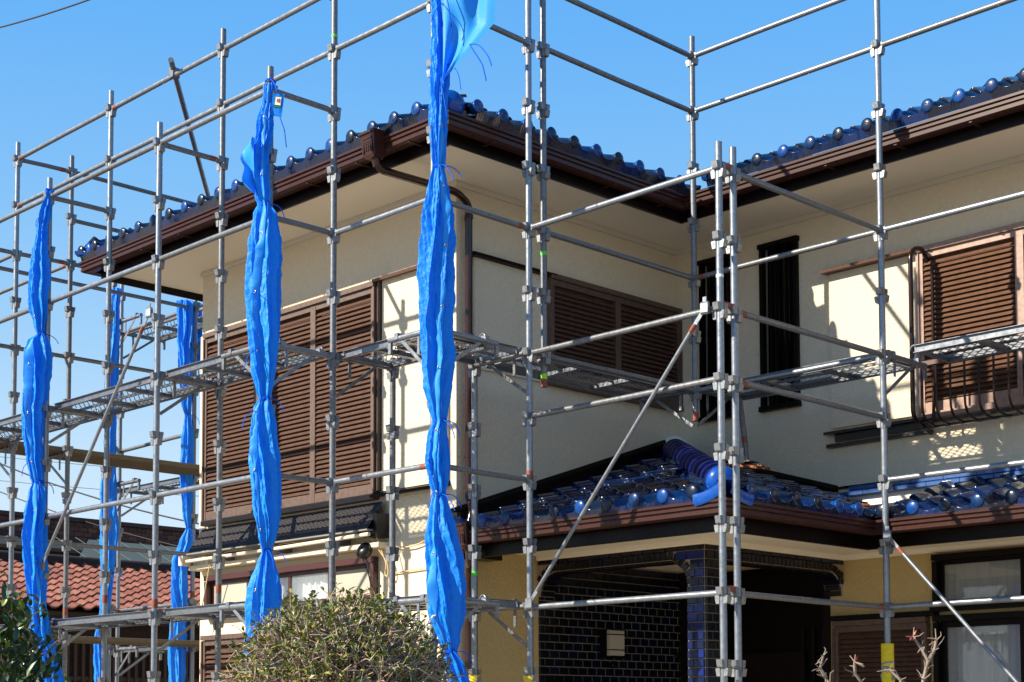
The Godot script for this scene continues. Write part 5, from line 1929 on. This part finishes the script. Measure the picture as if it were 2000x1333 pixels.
func rand_dir() -> Vector3:
	while true:
		var v := Vector3(wob(1.0), wob(1.0), wob(1.0))
		if v.length() > 0.1 and v.length() < 1.0:
			return v.normalized()
	return Vector3.UP

func twig_col(r: float) -> Color:
	return Color(0.47 + wob(0.08), 0.39 + wob(0.07), 0.295 + wob(0.05)).lerp(Color(0.17, 0.125, 0.085), r)

func build_plants() -> void:
	rng.seed = 99
	clipped_bush()
	dark_bush()
	bare_shrub()

func clipped_bush() -> void:
	var c := Vector3(-6.31, 1.6, -4.97)
	var ax := Vector3(0.57, 0.5, 0.57)
	var o := thing("clipped_bush", "round clipped bush of bare twigs and small olive leaves before the scaffold", "bush", Vector3(c.x, 0, c.z))
	var noise := FastNoiseLite.new()
	noise.seed = 5
	noise.frequency = 2.2
	var rim := func(d: Vector3) -> float: return 1.0 + 0.09 * noise.get_noise_3dv(d * 1.5) + 0.06 * noise.get_noise_3dv(d * 4.0)
	leaf_begin()
	# trunk and limbs
	for k in 5:
		var a := TAU * k / 5.0
		stick(c + Vector3(0.03 * cos(a), -1.6, 0.03 * sin(a)), c + Vector3(0.12 * cos(a), -0.5, 0.12 * sin(a)), 0.03, 0.02, twig_col(0.3))
		stick(c + Vector3(0.12 * cos(a), -0.5, 0.12 * sin(a)), c + Vector3(0.3 * cos(a), -0.1, 0.3 * sin(a)), 0.02, 0.012, twig_col(0.2))
	var trunk := inst("trunk", leaf_mesh(), M.twig, o)
	trunk.set_meta("label", "stems of the bush")
	leaf_begin()
	var tips := []
	for k in 2100:
		var d := rand_dir()
		if d.y < -0.45:
			continue
		var r: float = rim.call(d)
		var p := c + d * ax * rng.randf_range(0.35, 0.75)
		var e := c + d * ax * r * rng.randf_range(0.86, 1.03)
		var last := p
		var n := 4
		for s in n:
			var q := p.lerp(e, (s + 1.0) / n) + Vector3(wob(0.03), wob(0.03), wob(0.03)) * (1.0 if s < n - 1 else 0.4)
			var rr := lerpf(0.007, 0.0032, float(s) / n)
			stick(last, q, rr, rr * 0.8, twig_col(rng.randf() * 0.5))
			# side spurs
			for z in 2:
				if rng.randf() < 0.7:
					var sd := (d * 0.5 + rand_dir()).normalized()
					var tip := q + sd * rng.randf_range(0.03, 0.09)
					stick(q, tip, 0.0028, 0.0016, twig_col(rng.randf() * 0.4))
					if (tip - c).length() > 0.36:
						tips.append([tip, sd, d])
			last = q
		tips.append([last, d, d])
	var tw := inst("twigs", leaf_mesh(), M.twig, o)
	tw.set_meta("kind", "stuff")
	leaf_begin()
	for t in tips:
		var depth: float = (((t[0] as Vector3) - c) / ax).length()
		if depth < 0.78 or rng.randf() > 0.36 + 0.35 * noise.get_noise_3dv(t[0] * 2.0) + 0.16 * t[2].y:
			continue
		for z in 1 + rng.randi() % 3:
			var dd := ((t[1] as Vector3) * 0.6 + (t[2] as Vector3) * 0.5 + rand_dir() * 0.9).normalized()
			var g := rng.randf()
			var col := Color(0.06, 0.11, 0.022).lerp(Color(0.22, 0.235, 0.045), g)
			if rng.randf() < 0.2:
				col = Color(0.32, 0.28, 0.05)
			leaf(t[0], dd, (Vector3.UP + (t[2] as Vector3) * 0.5 + rand_dir() * 0.4).normalized(), rng.randf_range(0.026, 0.048), rng.randf_range(0.013, 0.021), col)
	# young shoots standing above the clipped outline
	for k in 26:
		var a := rng.randf() * TAU
		var rr := sqrt(rng.randf()) * 0.42
		var b := c + Vector3(cos(a) * rr, ax.y * sqrt(maxf(0.05, 1.0 - rr * rr / (ax.x * ax.x))) - 0.03, sin(a) * rr)
		var q := b + Vector3(wob(0.02), rng.randf_range(0.05, 0.11), wob(0.02))
		stick(b, q, 0.0028, 0.0016, Color(0.16, 0.17, 0.05))
		for z in 6:
			var h := b.lerp(q, 0.35 + 0.13 * z)
			var dd := Vector3(wob(1.0), 0.45, wob(1.0)).normalized()
			leaf(h, dd, Vector3.UP, rng.randf_range(0.04, 0.06), 0.022, Color(0.12, 0.17, 0.03).lerp(Color(0.2, 0.23, 0.035), rng.randf()))
	var lf := inst("leaves", leaf_mesh(), M.leaf, o)
	lf.set_meta("kind", "stuff")

func dark_bush() -> void:
	var c := Vector3(-6.6, 1.26, -3.24)
	var ax := Vector3(0.37, 0.84, 0.37)
	var o := thing("dark_bush", "dark glossy broadleaf bush in the lower left corner", "bush", Vector3(c.x, 0, c.z))
	leaf_begin()
	stick(c - Vector3(0, 1.28, 0), c, 0.03, 0.02, twig_col(0.6))
	for k in 160:
		var d := rand_dir()
		var e := c + d * ax * rng.randf_range(0.7, 0.98)
		stick(c + d * ax * 0.25 + Vector3(wob(0.05), -0.1, wob(0.05)), e, 0.006, 0.002, Color(0.07, 0.06, 0.035))
	var tk := inst("stems", leaf_mesh(), M.twig, o)
	tk.set_meta("kind", "stuff")
	leaf_begin()
	var noise := FastNoiseLite.new()
	noise.seed = 15
	noise.frequency = 2.5
	for k in 3600:
		var d := rand_dir()
		var r := rng.randf_range(0.55, 1.0) * (1.0 + 0.16 * noise.get_noise_3dv(d * 1.6))
		var p := c + d * ax * r
		var dd := (d * 0.8 + Vector3.UP * 0.5 + rand_dir() * 0.9).normalized()
		var col := Color(0.018, 0.045, 0.012).lerp(Color(0.045, 0.085, 0.018), rng.randf())
		if rng.randf() < 0.08:
			col = Color(0.14, 0.19, 0.03)
		leaf(p, dd, (Vector3.UP + d + rand_dir() * 0.5).normalized(), rng.randf_range(0.05, 0.085), rng.randf_range(0.022, 0.034), col)
	# brighter shoots
	for k in 12:
		var a := rng.randf() * TAU
		var b := c + Vector3(cos(a) * 0.26 * rng.randf(), 0.72, sin(a) * 0.26 * rng.randf())
		for z in 7:
			leaf(b + Vector3.UP * 0.012 * z, Vector3(wob(1.0), 0.6, wob(1.0)).normalized(), Vector3.UP, 0.06, 0.025, Color(0.09, 0.16, 0.03).lerp(Color(0.2, 0.22, 0.04), rng.randf()))
	var lf := inst("leaves", leaf_mesh(), M.leaf_dark, o)
	lf.set_meta("kind", "stuff")

func bare_shrub() -> void:
	# knobbly leafless branches; positions along the view's right (u) and up (v) from the base, w towards the viewer
	var base := Vector3(-3.55, 0, -5.51)
	var rv := Vector3(0.7, 0, -0.714)
	var tv := Vector3(0.714, 0, 0.7)
	var o := thing("bare_shrub", "bare knobbly winter shrub with a few red leaves at the lower right", "shrub", base)
	leaf_begin()
	var bark := Color(0.24, 0.195, 0.155)
	var reds := []
	var branches := [[[-0.04, 0.0, 0], [-0.1, 1.2, 0.05], [-0.17, 1.64, 0.02], [-0.205, 1.71, 0.0], [-0.195, 1.76, 0.02]], [[-0.02, 0.0, 0], [0.0, 1.3, -0.05], [-0.01, 1.62, -0.04], [-0.06, 1.69, -0.02], [-0.065, 1.735, 0.0]], [[0.0, 0.0, 0.0], [0.1, 1.2, 0.1], [0.1, 1.66, 0.08], [0.06, 1.7, 0.06]], [[0.02, 0.0, 0], [0.2, 1.2, 0.0], [0.2, 1.62, 0.02], [0.225, 1.74, 0.02], [0.205, 1.79, 0.0], [0.175, 1.835, 0.0]], [[0.22, 1.72, 0.02], [0.25, 1.78, 0.03], [0.262, 1.82, 0.02]]]
	for br in branches:
		var pts := []
		for q in br:
			pts.append(base + rv * float(q[0]) + Vector3.UP * float(q[1]) + tv * float(q[2]))
		for s in pts.size() - 1:
			var r0 := lerpf(0.0085, 0.0045, float(s) / pts.size())
			var n := maxi(1, int((pts[s + 1] - pts[s]).length() / 0.04))
			var last: Vector3 = pts[s]
			for k in n:
				var q: Vector3 = pts[s].lerp(pts[s + 1], (k + 1.0) / n) + (Vector3(wob(0.004), wob(0.004), wob(0.004)) if k < n - 1 else Vector3.ZERO)
				stick(last, q, r0 * rng.randf_range(0.9, 1.2), r0 * rng.randf_range(0.8, 1.0), bark * rng.randf_range(0.8, 1.1))
				last = q
				if q.y > 1.5:
					for z in 5:
						var d := rand_dir()
						d = (d + rv * wob(0.6) + Vector3.UP * 0.2).normalized()
						var e := q + d * rng.randf_range(0.012, 0.055)
						stick(q, e, 0.003, 0.0018, bark * rng.randf_range(0.85, 1.15))
						if rng.randf() < 0.4:
							stick(e, e + (d + rand_dir() * 0.9).normalized() * rng.randf_range(0.01, 0.03), 0.0022, 0.0014, bark * rng.randf_range(0.9, 1.2))
		reds.append(pts[-1])
	inst("branches", leaf_mesh(), M.twig, o)
	leaf_begin()
	for p in [reds[1], reds[3], reds[4]]:
		for z in 3:
			leaf(p + Vector3(wob(0.01), wob(0.008), wob(0.01)), (rand_dir() + Vector3.UP * 0.4).normalized(), Vector3.UP, 0.028, 0.01, Color(0.36, 0.05, 0.035))
	var lf := inst("red_leaves", leaf_mesh(), M.leaf, o)
	lf.set_meta("kind", "stuff")

# ------------------------------------------------------------------ what stands behind on the left
func build_neighbours() -> void:
	var Z := Vector3.BACK
	var X := Vector3.RIGHT
	var U := Vector3.UP
	var h := thing("red_roofed_house", "old wooden house with a weathered red clay tile roof, behind the left scaffold", "house", Vector3(-21.2, 0, -12.5))
	# tiled slope facing the yard
	var roof := group3("roof", h)
	var th := atan(0.3)
	var down := (X * cos(th) - U * sin(th)).normalized()
	var nrm := down.cross(-Z).normalized()
	var bs := Basis(-Z, nrm, down)
	for i in 20:
		for j in 15:
			var p := Vector3(-20.5, 3.1, -9.8) - Z * (TP * i) - down * (0.236 * j)
			inst("roof_tile", tile_mesh(), M["red_tile_%d" % (rng.randi() % 3)], roof, Transform3D(bs * Basis(Vector3.UP, wob(0.012)) * Basis(Vector3.RIGHT, wob(0.01)), p + nrm * wob(0.003)))
	var st := new_st()
	quad(st, Vector3(-20.52, 3.07, -3), Vector3(-20.52, 3.07, -17), Vector3(-23.8, 4.05, -17), Vector3(-23.8, 4.05, -3))
	quad(st, Vector3(-27.1, 3.07, -17), Vector3(-27.1, 3.07, -3), Vector3(-23.8, 4.05, -3), Vector3(-23.8, 4.05, -17))
	part("roof_underlay", st, M.old_wood, roof)
	st = new_st()
	tube(st, [Vector3(-23.8, 4.16, -3), Vector3(-23.8, 4.16, -17)], 0.1, 12)
	box(st, Vector3(-23.8, 4.1, -10), Vector3(0.3, 0.1, 14))
	part("ridge", st, M.old_wood, roof)
	st = new_st()
	bb(st, Vector3(-20.95, 0, -17), Vector3(-20.85, 3.0, -3))
	part("wall", st, M.old_wood, h)
	st = new_st()
	bb(st, Vector3(-20.85, 1.62, -17), Vector3(-20.8, 1.72, -3))
	bb(st, Vector3(-20.85, 2.1, -17), Vector3(-20.81, 2.16, -3))
	part("crossbar", st, M.lattice, h)
	for i in 56:
		st = new_st()
		bb(st, Vector3(-20.86, 0.6, -8.6 - 0.125 * i), Vector3(-20.79, 2.75, -8.645 - 0.125 * i))
		part("lattice_bar", st, M.lattice, h)
	st = new_st()
	tube(st, [Vector3(-20.5, 2.98, -3), Vector3(-20.5, 2.95, -17)], 0.05, 10)
	part("gutter", st, M.old_wood, h)
	# brown tiled block farther off
	var b := thing("brown_block", "long brown building faced with mixed brown tiles, beyond the red roof", "building", Vector3(-35, 0, -19))
	st = new_st()
	bb(st, Vector3(-40, 0, -34), Vector3(-34.03, 6.26, -8))
	part("wall", st, M.old_wood, b)
	st = new_st()
	bb(st, Vector3(-34.3, 6.262, -34.1), Vector3(-33.92, 6.36, -7.9))
	part("coping", st, M.brown_panel_3, b)
	var pm := BoxMesh.new()
	pm.size = Vector3(0.04, 0.105, 0.235)
	for r in 5:
		for i in 58:
			inst("facing_tile", pm, M["brown_panel_%d" % (rng.randi() % 4)], b, Transform3D(Basis.IDENTITY, Vector3(-34.01 + wob(0.004), 6.2 - 0.115 * r, -14.9 - 0.245 * i + 0.12 * (r % 2))))
	st = new_st()
	bb(st, Vector3(-33.9, 5.5, -34), Vector3(-33.2, 5.58, -8))
	part("canopy", st, M.grey_wall, b)
	var g := thing("green_roofed_shed", "low shed with a pale green seamed metal roof, between red roof and house wall", "shed", Vector3(-27.5, 0, -18))
	st = new_st()
	quad(st, Vector3(-26.6, 4.3, -14.6), Vector3(-26.6, 4.3, -24), Vector3(-29.2, 5.25, -24), Vector3(-29.2, 5.25, -16.4))
	part("roof", st, M.green_roof, g)
	st = new_st()
	for i in 18:
		var z := -15.4 - 0.5 * i
		tube(st, [Vector3(-26.6, 4.32, z), Vector3(-29.2, 5.27, z - 0.2)], 0.008, 5)
	var sm := part("seams", st, M.green_roof, g)
	sm.set_meta("kind", "stuff")
	st = new_st()
	bb(st, Vector3(-29, 0, -24), Vector3(-26.8, 4.2, -15))
	part("wall", st, M.grey_wall, g)
	# overhead wires
	var wires := [["thin overhead wire, highest of those behind the left scaffold", Vector3(-62, 12.6, -29.0), Vector3(-38, 9.3, -36.0), 0.012, 0.2], ["thin overhead wire, second from the top behind the left scaffold", Vector3(-62, 11.6, -29.0), Vector3(-38, 8.6, -36.0), 0.012, 0.2], ["slack black cable sloping down behind the left scaffold", Vector3(-40, 8.9, -18.5), Vector3(-24.0, 4.9, -18.0), 0.018, 0.35], ["lower slack black cable just above the brown building", Vector3(-40, 8.1, -18.5), Vector3(-26.0, 4.6, -19.5), 0.014, 0.3], ["single wire crossing the sky in the upper left corner", Vector3(-33, 16.6, -15.0), Vector3(-20, 14.4, -14.6), 0.016, 0.25]]
	for w in wires:
		var pts := []
		for i in 21:
			var t := i / 20.0
			pts.append((w[1] as Vector3).lerp(w[2], t) - U * float(w[4]) * 4.0 * t * (1.0 - t))
		st = new_st()
		tube(st, pts, w[3], 6)
		var o := part(numbered("overhead_wire"), st, M.cable, self)
		tag(o, w[0], "wire", "overhead wires")
